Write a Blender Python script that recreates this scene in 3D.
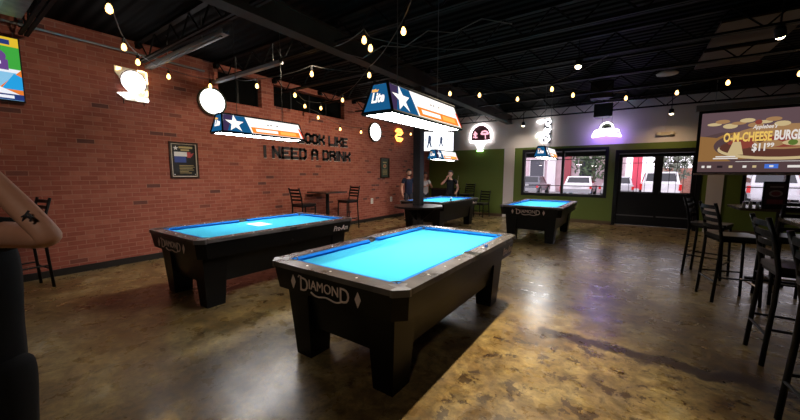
import bpy, bmesh, math, random
from mathutils import Vector, Matrix
S = bpy.context.scene
for o in list(bpy.data.objects): bpy.data.objects.remove(o)
COL = S.collection
V = Vector

# ------------------------------------------------------------------ camera, world, exposure
F_PX, YAW, PIT, ROL, EYE = 330.4, math.radians(34.89), math.radians(6.16), math.radians(.21), 1.489
fw = V((-math.sin(YAW), math.cos(YAW), 0)); rt = V((math.cos(YAW), math.sin(YAW), 0)); up = V((0, 0, 1))
fw2 = fw*math.cos(PIT) - up*math.sin(PIT); up2 = up*math.cos(PIT) + fw*math.sin(PIT)
cr_ = rt*math.cos(ROL) + up2*math.sin(ROL); cu_ = -rt*math.sin(ROL) + up2*math.cos(ROL)
cam_data = bpy.data.cameras.new('camera'); cam = bpy.data.objects.new('camera', cam_data); COL.objects.link(cam)
m = Matrix((cr_, cu_, -fw2)).transposed().to_4x4(); m.translation = V((0, 0, EYE))
cam.matrix_world = m
cam_data.sensor_width = 36; cam_data.lens = F_PX*36/800; cam_data.clip_start = .02; cam_data.clip_end = 300
S.camera = cam
w = bpy.data.worlds.new('sky'); S.world = w; w.use_nodes = True
bg = w.node_tree.nodes['Background']; bg.inputs[0].default_value = (.93, .86, .93, 1); bg.inputs[1].default_value = 3.2
S.view_settings.view_transform = 'Standard'; S.view_settings.look = 'None'
S.view_settings.exposure = 0.0; S.view_settings.gamma = 1.0; S.view_settings.use_curve_mapping = False
try:
    S.cycles.use_denoising = True; S.cycles.max_bounces = 8; S.cycles.sample_clamp_indirect = 4.0
    S.cycles.caustics_reflective = False; S.cycles.caustics_refractive = False
except Exception: pass
# lamp strengths, the last for the added wall-wash heads
L_DIFFUSER, L_PANEL, L_NEON, L_BULB, W_FLOOD, W_WALL = 33.0, 1.0, 10.0, 6.0, 860.0, 150.0

# ------------------------------------------------------------------ room numbers
XW, XR, YB, YF, ZC = -6.76, 6.6, 11.75, -3.2, 3.62

# ------------------------------------------------------------------ materials
MATS = {}
def P(name, col, rough=.5, metal=0., spec=.5, coat=0., emit=None, es=0.):
    if name in MATS: return MATS[name]
    m = bpy.data.materials.new(name); m.use_nodes = True
    b = m.node_tree.nodes['Principled BSDF']
    b.inputs['Base Color'].default_value = (*col, 1); b.inputs['Roughness'].default_value = rough
    b.inputs['Metallic'].default_value = metal; b.inputs['Specular IOR Level'].default_value = spec
    b.inputs['Coat Weight'].default_value = coat
    if emit: b.inputs['Emission Color'].default_value = (*emit, 1); b.inputs['Emission Strength'].default_value = es
    MATS[name] = m; return m
def E(name, col, s):
    if name in MATS: return MATS[name]
    m = bpy.data.materials.new(name); m.use_nodes = True; nt = m.node_tree; nt.nodes.clear()
    e = nt.nodes.new('ShaderNodeEmission'); o = nt.nodes.new('ShaderNodeOutputMaterial')
    e.inputs[0].default_value = (*col, 1); e.inputs[1].default_value = s; nt.links.new(e.outputs[0], o.inputs[0])
    MATS[name] = m; return m
def noisy(name, c1, c2, scale, rough=.6, detail=6, bump=0., spec=.4, metal=0., lo=.35, hi=.65):
    if name in MATS: return MATS[name]
    m = P(name, c1, rough, metal, spec); nt = m.node_tree; b = nt.nodes['Principled BSDF']
    tc = nt.nodes.new('ShaderNodeTexCoord'); n = nt.nodes.new('ShaderNodeTexNoise'); r = nt.nodes.new('ShaderNodeValToRGB')
    n.inputs['Scale'].default_value = scale; n.inputs['Detail'].default_value = detail
    r.color_ramp.elements[0].position = lo; r.color_ramp.elements[1].position = hi
    r.color_ramp.elements[0].color = (*c1, 1); r.color_ramp.elements[1].color = (*c2, 1)
    nt.links.new(tc.outputs['Object'], n.inputs['Vector']); nt.links.new(n.outputs['Fac'], r.inputs[0]); nt.links.new(r.outputs[0], b.inputs['Base Color'])
    if bump:
        bp = nt.nodes.new('ShaderNodeBump'); bp.inputs['Strength'].default_value = bump; bp.inputs['Distance'].default_value = .01
        nt.links.new(n.outputs['Fac'], bp.inputs['Height']); nt.links.new(bp.outputs[0], b.inputs['Normal'])
    return m

def brick_mat(name='brick', axis='YZ', base=((.30, .084, .058), (.37, .125, .084)), dark=(.13, .048, .042), mortar=(.38, .17, .125)):
    if name in MATS: return MATS[name]
    m = P(name, base[0], .8, 0, .25); nt = m.node_tree; N = nt.nodes; Lk = nt.links; b = N['Principled BSDF']
    tc = N.new('ShaderNodeTexCoord'); sp = N.new('ShaderNodeSeparateXYZ'); cb = N.new('ShaderNodeCombineXYZ')
    Lk.new(tc.outputs['Object'], sp.inputs[0]); Lk.new(sp.outputs['Y' if axis == 'YZ' else 'X'], cb.inputs[0]); Lk.new(sp.outputs['Z'], cb.inputs[1])
    br = N.new('ShaderNodeTexBrick'); Lk.new(cb.outputs[0], br.inputs['Vector'])
    br.offset = .5; br.inputs['Scale'].default_value = 1; br.inputs['Brick Width'].default_value = .205; br.inputs['Row Height'].default_value = .069
    br.inputs['Mortar Size'].default_value = .0055; br.inputs['Mortar Smooth'].default_value = .3; br.inputs['Bias'].default_value = 0
    br.inputs['Color1'].default_value = (0, 0, 0, 1); br.inputs['Color2'].default_value = (1, 1, 1, 1); br.inputs['Mortar'].default_value = (.5, .5, .5, 1)
    r = N.new('ShaderNodeValToRGB'); r.color_ramp.interpolation = 'LINEAR'; e = r.color_ramp.elements
    e[0].position = .02; e[0].color = (*dark, 1); e[1].position = 1; e[1].color = (*base[1], 1)
    k = e.new(.035); k.color = (*[a*.92 for a in base[0]], 1); k = e.new(.5); k.color = (*base[0], 1)
    Lk.new(br.outputs['Color'], r.inputs[0])
    n = N.new('ShaderNodeTexNoise'); n.inputs['Scale'].default_value = 9; n.inputs['Detail'].default_value = 8; Lk.new(tc.outputs['Object'], n.inputs['Vector'])
    mm = N.new('ShaderNodeMix'); mm.data_type = 'RGBA'; mm.blend_type = 'OVERLAY'; mm.inputs[0].default_value = .28
    Lk.new(r.outputs[0], mm.inputs[6]); Lk.new(n.outputs['Fac'], mm.inputs[7])
    mx = N.new('ShaderNodeMix'); mx.data_type = 'RGBA'; Lk.new(br.outputs['Fac'], mx.inputs[0]); Lk.new(mm.outputs[2], mx.inputs[6]); mx.inputs[7].default_value = (*mortar, 1)
    Lk.new(mx.outputs[2], b.inputs['Base Color'])
    iv = N.new('ShaderNodeMath'); iv.operation = 'SUBTRACT'; iv.inputs[0].default_value = 1; Lk.new(br.outputs['Fac'], iv.inputs[1])
    bp = N.new('ShaderNodeBump'); bp.inputs['Strength'].default_value = .6; bp.inputs['Distance'].default_value = .008
    Lk.new(iv.outputs[0], bp.inputs['Height']); Lk.new(bp.outputs[0], b.inputs['Normal'])
    return m

def floor_mat():
    m = P('stained_concrete', (.2, .15, .08), .35, 0, .5, .22); nt = m.node_tree; N = nt.nodes; Lk = nt.links; b = N['Principled BSDF']
    tc = N.new('ShaderNodeTexCoord')
    def noise(scale, detail=8, rough=.6, dist=0.):
        n = N.new('ShaderNodeTexNoise'); n.inputs['Scale'].default_value = scale; n.inputs['Detail'].default_value = detail
        n.inputs['Roughness'].default_value = rough; n.inputs['Distortion'].default_value = dist; Lk.new(tc.outputs['Object'], n.inputs['Vector']); return n.outputs['Fac']
    def ramp(src, stops):
        r = N.new('ShaderNodeValToRGB'); e = r.color_ramp.elements
        e[0].position, e[0].color = stops[0][0], (*stops[0][1], 1); e[1].position, e[1].color = stops[-1][0], (*stops[-1][1], 1)
        for p, c in stops[1:-1]: k = e.new(p); k.color = (*c, 1)
        Lk.new(src, r.inputs[0]); return r.outputs[0]
    def mix(f, a, c, t='MIX'):
        x = N.new('ShaderNodeMix'); x.data_type = 'RGBA'; x.blend_type = t
        if isinstance(f, float): x.inputs[0].default_value = f
        else: Lk.new(f, x.inputs[0])
        for s, i in ((a, 6), (c, 7)):
            if isinstance(s, tuple): x.inputs[i].default_value = (*s, 1)
            else: Lk.new(s, x.inputs[i])
        return x.outputs[2]
    base = ramp(noise(.55, 7, .62, .4), [(.30, (.060, .034, .014)), (.44, (.17, .110, .042)), (.56, (.27, .215, .110)), (.70, (.32, .30, .24))])
    mid = ramp(noise(2.2, 9, .70, .9), [(.30, (.060, .030, .012)), (.45, (.19, .110, .034)), (.58, (.40, .29, .11)), (.72, (.50, .45, .33))])
    c = mix(.58, base, mid)
    fine = noise(11, 10, .78, .5)
    c = mix(.7, c, ramp(fine, [(.36, (.12,)*3), (.64, (.88,)*3)]), 'OVERLAY')
    c = mix(.6, c, ramp(noise(1.15, 6, .65, .6), [(.36, (.34, .26, .16)), (.58, (1.15, 1.12, 1.05))]), 'MULTIPLY')
    blot = ramp(noise(4.2, 10, .74, .3), [(.62, (0, 0, 0)), (.66, (.85, .85, .85))])
    c = mix(blot, c, (.030, .015, .008))
    # a worn dark strip that crosses the floor in front of the stools
    sp = N.new('ShaderNodeSeparateXYZ'); Lk.new(tc.outputs['Object'], sp.inputs[0])
    def math_(op, a, b2):
        n = N.new('ShaderNodeMath'); n.operation = op
        for i, q in enumerate((a, b2)):
            if isinstance(q, (int, float)): n.inputs[i].default_value = q
            else: Lk.new(q, n.inputs[i])
        return n.outputs[0]
    wob = math_('MULTIPLY', math_('SUBTRACT', noise(4.5, 9, .75), .5), .55)
    dy = math_('ABSOLUTE', math_('SUBTRACT', math_('ADD', sp.outputs['Y'], wob), 3.27), 0)
    dx = math_('SUBTRACT', math_('ABSOLUTE', math_('SUBTRACT', math_('ADD', sp.outputs['X'], wob), .45), 0), 1.0)
    dd = math_('MAXIMUM', dy, math_('MULTIPLY', dx, 1.0))
    st = ramp(dd, [(.06, (.92, .92, .92)), (.11, (0, 0, 0))])
    c = mix(st, c, (.030, .016, .012))
    # old spill stains south of that strip
    bl2 = math_('MULTIPLY', math_('GREATER_THAN', noise(6.0, 10, .72, .2), .56), math_('MULTIPLY', math_('GREATER_THAN', sp.outputs['X'], -.95), math_('LESS_THAN', sp.outputs['Y'], 3.3)))
    c = mix(math_('MULTIPLY', bl2, .85), c, (.040, .018, .008))
    Lk.new(c, b.inputs['Base Color'])
    b.inputs['Coat Roughness'].default_value = .2
    rr = ramp(noise(5, 6, .6), [(.3, (.20,)*3), (.7, (.42,)*3)]); Lk.new(rr, b.inputs['Roughness'])
    bp = N.new('ShaderNodeBump'); bp.inputs['Strength'].default_value = .2; bp.inputs['Distance'].default_value = .01; Lk.new(fine, bp.inputs['Height']); Lk.new(bp.outputs[0], b.inputs['Normal'])
    return m

def back_wall_mat():
    m = P('two_tone_paint', (.5, .45, .42), .6, 0, .3); nt = m.node_tree; N = nt.nodes; Lk = nt.links; b = N['Principled BSDF']
    tc = N.new('ShaderNodeTexCoord'); sp = N.new('ShaderNodeSeparateXYZ'); Lk.new(tc.outputs['Object'], sp.inputs[0])
    g = N.new('ShaderNodeMath'); g.operation = 'GREATER_THAN'; Lk.new(sp.outputs['Z'], g.inputs[0]); g.inputs[1].default_value = 2.40
    mx = N.new('ShaderNodeMix'); mx.data_type = 'RGBA'; Lk.new(g.outputs[0], mx.inputs[0]); mx.inputs[6].default_value = (.125, .170, .030, 1); mx.inputs[7].default_value = (.74, .67, .63, 1)
    Lk.new(mx.outputs[2], b.inputs['Base Color'])
    br = N.new('ShaderNodeTexBrick'); cb = N.new('ShaderNodeCombineXYZ'); Lk.new(sp.outputs['X'], cb.inputs[0]); Lk.new(sp.outputs['Z'], cb.inputs[1]); Lk.new(cb.outputs[0], br.inputs[0])
    br.inputs['Scale'].default_value = 1; br.inputs['Brick Width'].default_value = .4; br.inputs['Row Height'].default_value = .2; br.inputs['Mortar Size'].default_value = .006
    bp = N.new('ShaderNodeBump'); bp.invert = True; bp.inputs['Strength'].default_value = .35; bp.inputs['Distance'].default_value = .006; Lk.new(br.outputs['Fac'], bp.inputs['Height']); Lk.new(bp.outputs[0], b.inputs['Normal'])
    return m

def deck_mat():
    m = P('black_steel_deck', (.0022, .0025, .0026), .75, .0, .05); nt = m.node_tree; N = nt.nodes
    tc = N.new('ShaderNodeTexCoord'); wv = N.new('ShaderNodeTexWave'); wv.bands_direction = 'Y'; wv.inputs['Scale'].default_value = 2.1
    nt.links.new(tc.outputs['Object'], wv.inputs['Vector'])
    bp = N.new('ShaderNodeBump'); bp.inputs['Strength'].default_value = .8; bp.inputs['Distance'].default_value = .03
    nt.links.new(wv.outputs['Fac'], bp.inputs['Height']); nt.links.new(bp.outputs[0], N['Principled BSDF'].inputs['Normal'])
    return m

def glass_mat():
    m = bpy.data.materials.new('window_glass'); m.use_nodes = True; nt = m.node_tree; nt.nodes.clear()
    t = nt.nodes.new('ShaderNodeBsdfTransparent'); g = nt.nodes.new('ShaderNodeBsdfGlossy'); x = nt.nodes.new('ShaderNodeMixShader'); f = nt.nodes.new('ShaderNodeFresnel'); o = nt.nodes.new('ShaderNodeOutputMaterial')
    t.inputs[0].default_value = (.9, .9, .92, 1); g.inputs['Roughness'].default_value = .02; f.inputs[0].default_value = 1.45
    nt.links.new(f.outputs[0], x.inputs[0]); nt.links.new(t.outputs[0], x.inputs[1]); nt.links.new(g.outputs[0], x.inputs[2]); nt.links.new(x.outputs[0], o.inputs[0])
    return m

M_BRICK = brick_mat(); M_FLOOR = floor_mat(); M_BACK = back_wall_mat(); M_DECK = deck_mat(); M_GLASS = glass_mat()
M_JOIST = noisy('joist_paint', (.0025, .0025, .0025), (.008, .008, .008), 6, .55, spec=.1)
M_GIRDER = noisy('girder_paint', (.032, .021, .016), (.050, .034, .026), 3, .6, spec=.15)
M_BLACK = P('black_lacquer', (.0032, .0032, .0036), .36, 0, .2)
M_BLACKM = P('black_matte', (.006, .006, .007), .65, 0, .25)
M_FRAME = P('black_door_paint', (.005, .005, .006), .45, 0, .3)
M_WOOD = noisy('dark_wood', (.018, .008, .005), (.040, .020, .012), 5, .3)
M_RAIL = noisy('charcoal_rail_laminate', (.075, .068, .066), (.15, .135, .13), 4, .24, 8)
M_CAST = P('dull_metal_casting', (.20, .19, .19), .35, .7)
M_CLOTH = noisy('electric_blue_cloth', (.050, .45, .68), (.062, .50, .74), 120, .95, 4, 0, .05)
M_CUSH = P('shaded_cushion_cloth', (.008, .17, .62), .9, 0, .08)  # shade on the cushions put into their blue, darker than the bed
M_POCKET = P('black_pocket_leather', (.006, .006, .006), .6)
M_SIGHT = P('pearl_sight', (.8, .8, .78), .3)
M_LOGO = P('silver_logo', (.80, .66, .60), .45, 0)
M_WHITE = P('white_plastic', (.75, .73, .68), .4)
M_BEIGE = P('beige_paint', (.70, .63, .59), .6)
M_METAL = P('grey_steel', (.35, .36, .36), .35, .8)
M_GALV = noisy('galvanised', (.20, .21, .22), (.32, .33, .34), 8, .4, metal=.6)
M_TRIM = P('black_baseboard', (.015, .012, .011), .5)
E_DIFF = E('lamp_diffuser', (1., .96, .93), L_DIFFUSER)
E_WHITE = E('lamp_white_panel', (1., .95, .90), 1.25*L_PANEL)
E_BLUE = E('lamp_blue_panel', (.008, .085, .21), 1.15*L_PANEL)
E_PURP = E('lamp_dusk_panel', (.050, .030, .085), 1.0*L_PANEL)
E_ORANGE = E('lamp_orange_panel', (1., .28, .03), 1.0*L_PANEL)
E_AMBER = E('lamp_amber_panel', (1., .50, .10), 1.1*L_PANEL)
E_RED = E('lamp_red_panel', (.9, .08, .03), 1.0*L_PANEL)
E_NEON = E('neon_white', (1., .97, 1.), L_NEON)
E_SIGN = E('sign_white_face', (1., .98, 1.), L_NEON*.55)
E_CREAM = E('neon_cream', (1., .72, .36), L_NEON*.35)
E_PINK = E('neon_pink', (1., .45, .55), 1.5)
E_GREEN = E('neon_green', (.55, 1., .45), L_NEON*.6)
E_VIOLET = E('neon_violet', (.36, .20, 1.), L_NEON*3.5)
E_ORN = E('neon_orange', (1., .35, .06), L_NEON*.5)
E_BULB = E('bulb_filament_glow', (1., .56, .17), L_BULB)

# ------------------------------------------------------------------ mesh helpers
class MB:
    def __init__(s): s.bm = bmesh.new()
    def hexa(s, p, mi=0):
        v = [s.bm.verts.new(q) for q in p]
        for f in ((0, 3, 2, 1), (4, 5, 6, 7), (0, 1, 5, 4), (1, 2, 6, 5), (2, 3, 7, 6), (3, 0, 4, 7)):
            fc = s.bm.faces.new([v[i] for i in f]); fc.material_index = mi
        return s
    def box(s, a, b, mi=0):
        (x0, y0, z0), (x1, y1, z1) = a, b
        return s.hexa([(x0, y0, z0), (x1, y0, z0), (x1, y1, z0), (x0, y1, z0), (x0, y0, z1), (x1, y0, z1), (x1, y1, z1), (x0, y1, z1)], mi)
    def taper(s, c0, w0, d0, z0, c1, w1, d1, z1):
        q = []
        for (c, w, d, z) in ((c0, w0, d0, z0), (c1, w1, d1, z1)):
            q += [(c[0]-w/2, c[1]-d/2, z), (c[0]+w/2, c[1]-d/2, z), (c[0]+w/2, c[1]+d/2, z), (c[0]-w/2, c[1]+d/2, z)]
        return s.hexa(q)
    def prism(s, pts, z0, z1, pts2=None, mi=0):
        pts2 = pts2 or pts
        a = [s.bm.verts.new((*p, z0)) for p in pts]; b = [s.bm.verts.new((*p, z1)) for p in pts2]; n = len(pts)
        s.bm.faces.new(a[::-1]).material_index = mi; s.bm.faces.new(b).material_index = mi
        for i in range(n): s.bm.faces.new((a[i], a[(i+1) % n], b[(i+1) % n], b[i])).material_index = mi
        return s
    def poly(s, pts, mi=0): s.bm.faces.new([s.bm.verts.new(p) for p in pts]).material_index = mi; return s
    def tube(s, pts, r, n=8, caps=True, mi=0):
        pts = [V(p) for p in pts]; rings = []; prev = None
        for i, p in enumerate(pts):
            d = (pts[min(i+1, len(pts)-1)] - pts[max(i-1, 0)]).normalized()
            if prev is None:
                ref = V((0, 0, 1)) if abs(d.z) < .9 else V((1, 0, 0)); a = d.cross(ref).normalized()
            else: a = (prev - d*prev.dot(d)).normalized()
            prev = a; b = d.cross(a); rr = r[i] if isinstance(r, (list, tuple)) else r
            rings.append([s.bm.verts.new(p + (a*math.cos(2*math.pi*k/n) + b*math.sin(2*math.pi*k/n))*rr) for k in range(n)])
        for A, B in zip(rings, rings[1:]):
            for k in range(n): s.bm.faces.new((A[k], A[(k+1) % n], B[(k+1) % n], B[k])).material_index = mi
        if caps: s.bm.faces.new(rings[0][::-1]).material_index = mi; s.bm.faces.new(rings[-1]).material_index = mi
        return s
    def lathe(s, prof, n=16, o=(0, 0, 0), mi=0):
        rings = []
        for r, z in prof:
            rings.append([s.bm.verts.new((o[0]+r*math.cos(2*math.pi*k/n), o[1]+r*math.sin(2*math.pi*k/n), o[2]+z)) for k in range(n)] if r > 1e-5 else [s.bm.verts.new((o[0], o[1], o[2]+z))])
        for A, B in zip(rings, rings[1:]):
            for k in range(n):
                q = [A[k % len(A)], A[(k+1) % len(A)], B[(k+1) % len(B)], B[k % len(B)]]; u = []
                for x in q:
                    if x not in u: u.append(x)
                if len(u) > 2: s.bm.faces.new(u).material_index = mi
        for R, rev in ((rings[0], True), (rings[-1], False)):
            if len(R) > 2: s.bm.faces.new(R[::-1] if rev else R).material_index = mi
        return s
    def ball(s, c, r, sub=2, sc=(1, 1, 1), mi=0):
        res = bmesh.ops.create_icosphere(s.bm, subdivisions=sub, radius=1)
        for v in res['verts']: v.co = V((v.co.x*r*sc[0], v.co.y*r*sc[1], v.co.z*r*sc[2])) + V(c)
        for v in res['verts']:
            for f in v.link_faces: f.material_index = mi; f.smooth = True
        return s
    def xf(s, M): bmesh.ops.transform(s.bm, matrix=M, verts=s.bm.verts); return s
    def bevel(s, w, seg=2):
        es = [e for e in s.bm.edges if len(e.link_faces) == 2 and e.calc_face_angle(0) > .5]
        bmesh.ops.bevel(s.bm, geom=es, offset=w, segments=seg, affect='EDGES', profile=.6, clamp_overlap=True); return s
    def build(s, name, mats, parent=None, smooth=False):
        if not isinstance(mats, (list, tuple)): mats = [mats]
        bmesh.ops.recalc_face_normals(s.bm, faces=s.bm.faces)
        me = bpy.data.meshes.new(name); s.bm.to_mesh(me); s.bm.free()
        for m in mats: me.materials.append(m)
        if smooth: me.shade_smooth()
        o = bpy.data.objects.new(name, me); COL.objects.link(o)
        if parent: o.parent = parent
        return o
def tag(o, label, cat, group=None):
    o['label'] = label; o['category'] = cat
    if group: o['group'] = group
    return o
def thing(name, label, cat, loc=(0, 0, 0), rz=0, group=None):
    o = bpy.data.objects.new(name, None); COL.objects.link(o); o.empty_display_size = .1
    o.location = loc; o.rotation_euler = (0, 0, rz); return tag(o, label, cat, group)
def struct(o): o['kind'] = 'structure'; return o
def dup(root, loc, rz, label, group=None):
    def cp(o, par):
        c = o.copy(); COL.objects.link(c)
        if par: c.parent = par
        for ch in kids.get(o, []): cp(ch, c)
        return c
    kids = {}
    for o in list(bpy.data.objects):
        if o.parent: kids.setdefault(o.parent, []).append(o)
    r = cp(root, None); r.location = loc; r.rotation_euler = (0, 0, rz); r['label'] = label
    if group: r['group'] = group
    return r
def frame(o, u, v):
    u = V(u).normalized(); v = V(v); v = (v - u*v.dot(u)).normalized(); n = u.cross(v)
    M = Matrix((u, v, n)).transposed().to_4x4(); M.translation = V(o); return M
def brickF(y, z, off=0.): return frame((XW+off, y, z), (0, 1, 0), (0, 0, 1))
def backF(x, z, off=0., yb=None): return frame((x, (YB if yb is None else yb)-off, z), (1, 0, 0), (0, 0, 1))
def text_bm(mb, body, w, h, cx=0, cy=0, z0=0, depth=.004, bold=0., mi=0, shear=0.):
    c = bpy.data.curves.new('t', 'FONT'); c.body = body; c.size = 1; c.offset = bold; c.shear = shear; c.resolution_u = 3
    o = bpy.data.objects.new('t', c); COL.objects.link(o); dg = bpy.context.evaluated_depsgraph_get(); dg.update()
    me = bpy.data.meshes.new_from_object(o.evaluated_get(dg)); t = bmesh.new(); t.from_mesh(me)
    xs = [v.co.x for v in t.verts]; ys = [v.co.y for v in t.verts]; x0, x1, y0, y1 = min(xs), max(xs), min(ys), max(ys)
    sx = w/(x1-x0); sy = h/(y1-y0)
    ex = bmesh.ops.extrude_face_region(t, geom=t.faces[:])
    top = {g for g in ex['geom'] if isinstance(g, bmesh.types.BMVert)}
    for v in t.verts: v.co = V(((v.co.x-(x0+x1)/2)*sx+cx, (v.co.y-(y0+y1)/2)*sy+cy, z0 + (depth if v in top else 0)))
    for f in t.faces: f.material_index = mi
    m2 = bpy.data.meshes.new('t2'); t.to_mesh(m2); t.free(); mb.bm.from_mesh(m2)
    bpy.data.objects.remove(o); bpy.data.curves.remove(c); bpy.data.meshes.remove(me); bpy.data.meshes.remove(m2)
    return mb
# block capitals made of strokes on a 4 x 6 grid
GLY = {'Y': [[(0, 6), (0, 4), (2, 3), (2, 0)], [(4, 6), (4, 4), (2, 3)]], 'O': [[(1, 0), (0, 1), (0, 5), (1, 6), (3, 6), (4, 5), (4, 1), (3, 0), (1, 0)]],
       'U': [[(0, 6), (0, 1), (1, 0), (3, 0), (4, 1), (4, 6)]], 'L': [[(0, 6), (0, 0), (4, 0)]], 'K': [[(0, 0), (0, 6)], [(0, 3), (2, 3), (4, 5), (4, 6)], [(2, 3), (4, 1), (4, 0)]],
       'I': [[(0, 0), (0, 6)]], 'E': [[(4, 6), (0, 6), (0, 0), (4, 0)], [(0, 3), (3, 3)]], 'N': [[(0, 0), (0, 6), (4, 0), (4, 6)]],
       'D': [[(0, 0), (0, 6), (3, 6), (4, 5), (4, 1), (3, 0), (0, 0)]], 'A': [[(0, 0), (0, 5), (1, 6), (3, 6), (4, 5), (4, 0)], [(0, 3), (4, 3)]],
       'R': [[(0, 0), (0, 6), (3, 6), (4, 5), (4, 4), (3, 3), (0, 3)], [(2, 3), (4, 1), (4, 0)]]}
def block_letters(body, w, h, t):
    adv = []; x = 0
    for ch in body:
        adv.append(x); x += 3 if ch == ' ' else (2 if ch == 'I' else 6)
    tot = x-2; sx = (w-t)/tot; sy = (h-t)/6
    for ch, ax in zip(body, adv):
        if ch == ' ': continue
        def make(z0, z1, dx=0, dy=0, ch=ch, ax=ax):
            mb = MB()
            for st in GLY[ch]:
                pts = [V(((ax+p[0])*sx + t/2 + dx, p[1]*sy + t/2 + dy)) for p in st]
                for a, b in zip(pts, pts[1:]):
                    d = (b-a).normalized()*(t/2); n = V((-d.y, d.x)); a2, b2 = a-d*.98, b+d*.98
                    mb.hexa([(*(a2-n), z0), (*(b2-n), z0), (*(b2+n), z0), (*(a2+n), z0), (*(a2-n), z1), (*(b2-n), z1), (*(b2+n), z1), (*(a2+n), z1)])
            return mb
        yield make
def ell(cx, cy, rx, ry, n=24, a0=0, a1=2*math.pi):
    full = abs(a1-a0-2*math.pi) < 1e-6
    return [(cx+rx*math.cos(a0+(a1-a0)*k/(n if full else n-1)), cy+ry*math.sin(a0+(a1-a0)*k/(n if full else n-1))) for k in range(n)]
def art(name, layers, mats, M, parent, z0=.001, dz=.0012):
    """one flat printed or lit face: polygons layered a millimetre apart, one mesh"""
    mb = MB()
    for i, (pts, mi) in enumerate(layers): mb.poly([(p[0], p[1], z0+i*dz) for p in pts], mi)
    mb.xf(M); o = mb.build(name, mats, parent); return o
R = lambda x0, y0, x1, y1: [(x0, y0), (x1, y0), (x1, y1), (x0, y1)]

# ------------------------------------------------------------------ room shell
struct(MB().box((XW-.3, YF-.3, -.2), (XR+.3, YB+.3, 0)).build('floor', M_FLOOR))
struct(MB().box((XW-.3, YF-.3, ZC), (XR+.3, YB+.3, ZC+.18)).build('ceiling', M_DECK))
T1 = (3.45, 4.38, 2.93); T2 = (4.68, 6.93, 3.02)     # high openings in the brick wall, closed with black boards
b = MB(); yb1, yb2, zt = 2.93, 3.0, ZC
x0, x1 = XW-.25, XW
b.box((x0, YF, 0), (x1, YB, 2.93)).box((x0, YF, 2.93), (x1, T1[0], zt)).box((x0, T1[1], 2.93), (x1, T2[0], zt)).box((x0, T2[1], 2.93), (x1, YB, zt)).box((x0, T2[0], 2.93), (x1, T2[1], 3.02))
b.box((x0, T1[0], 3.52), (x1, T1[1], zt)).box((x0, T2[0], 3.50), (x1, T2[1], zt))
struct(b.build('wall_left', M_BRICK))
for i, (a, c, z) in enumerate((T1, T2)):
    wn = struct(MB().box((XW-.2, a, z), (XW-.16, c, 3.52)).build('window_%d' % (i+3), P('board_black', (.003, .003, .003), .9, 0, .05)))
    f = MB()
    n = 2 if i == 0 else 4
    for k in range(n+1):
        yy = a + (c-a)*k/n; f.box((XW-.16, yy-(.0 if k == 0 else .02), z), (XW-.13, yy+(.0 if k == n else .02), 3.5))
    f.build('window_frame', M_FRAME, wn)
# back wall with window, double door and second window
WIN = (-3.10, -.60, .80, 2.33); DOOR = (-.43, 1.50, 0, 2.22); WIN2 = (2.28, 4.9, .78, 2.25)
b = MB(); y0, y1 = YB, YB+.2
xs = [XW, WIN[0], WIN[1], DOOR[0], DOOR[1], WIN2[0], WIN2[1], XR]
b.box((xs[0], y0, 0), (xs[1], y1, ZC)); b.box((xs[2], y0, 0), (xs[3], y1, ZC)); b.box((xs[4], y0, 0), (xs[5], y1, ZC)); b.box((xs[6], y0, 0), (xs[7], y1, ZC))
for q in (WIN, DOOR, WIN2):
    b.box((q[0], y0, q[3]), (q[1], y1, ZC))
    if q[2] > 0: b.box((q[0], y0, 0), (q[1], y1, q[2]))
struct(b.build('wall_back', M_BACK))
struct(MB().box((XR, YF, 0), (XR+.2, YB+.2, ZC)).build('wall_right', P('charcoal_paint', (.05, .048, .046), .7)))
struct(MB().box((XW, YF-.2, 0), (XR, YF, ZC)).build('wall_front', P('charcoal_paint', (.05, .048, .046), .7)))
for i, (a, c) in enumerate(((-3.715, -3.364), (1.63, 1.94))):
    struct(MB().box((a, YB-.04, 0), (c, YB, 2.41)).build('trim_%d' % (i+1), M_BEIGE))
struct(MB().box((XW, YF, 0), (XW+.018, YB, .10)).build('baseboard_left', M_TRIM))
b = MB()
for a, c in ((XW+.02, -3.72), (-3.36, DOOR[0]), (1.95, XR)): b.box((a, YB-.018, 0), (c, YB, .10))
struct(b.build('baseboard_back', P('tan_baseboard', (.10, .055, .025), .6)))

def framed_window(name, q, mull, bars, fwid=.09):
    x0, x1, z0, z1 = q; ya, yb = YB-.03, YB+.14; b = MB()
    b.box((x0, ya, z0), (x0+fwid, yb, z1)).box((x1-fwid, ya, z0), (x1, yb, z1)).box((x0+fwid, ya, z0), (x1-fwid, yb, z0+fwid)).box((x0+fwid, ya, z1-fwid), (x1-fwid, yb, z1))
    for xm in mull: b.box((xm-.035, ya+.03, z0+fwid), (xm+.035, yb, z1-fwid))
    o = struct(b.build(name, M_FRAME))
    g = MB().box((x0+fwid, YB+.08, z0+fwid), (x1-fwid, YB+.086, z1-fwid)).build('glass', M_GLASS, o)
    if bars:
        s = MB()
        for zz in bars: s.box((x0+fwid, YB+.05, zz-.012), (x1-fwid, YB+.07, zz+.012))
        s.build('glazing_bar', M_FRAME, o)
    return o
framed_window('window_1', WIN, (-1.84,), (1.14, 1.98))
framed_window('window_2', WIN2, (3.05, 4.0), (1.2,), .07)
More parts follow.
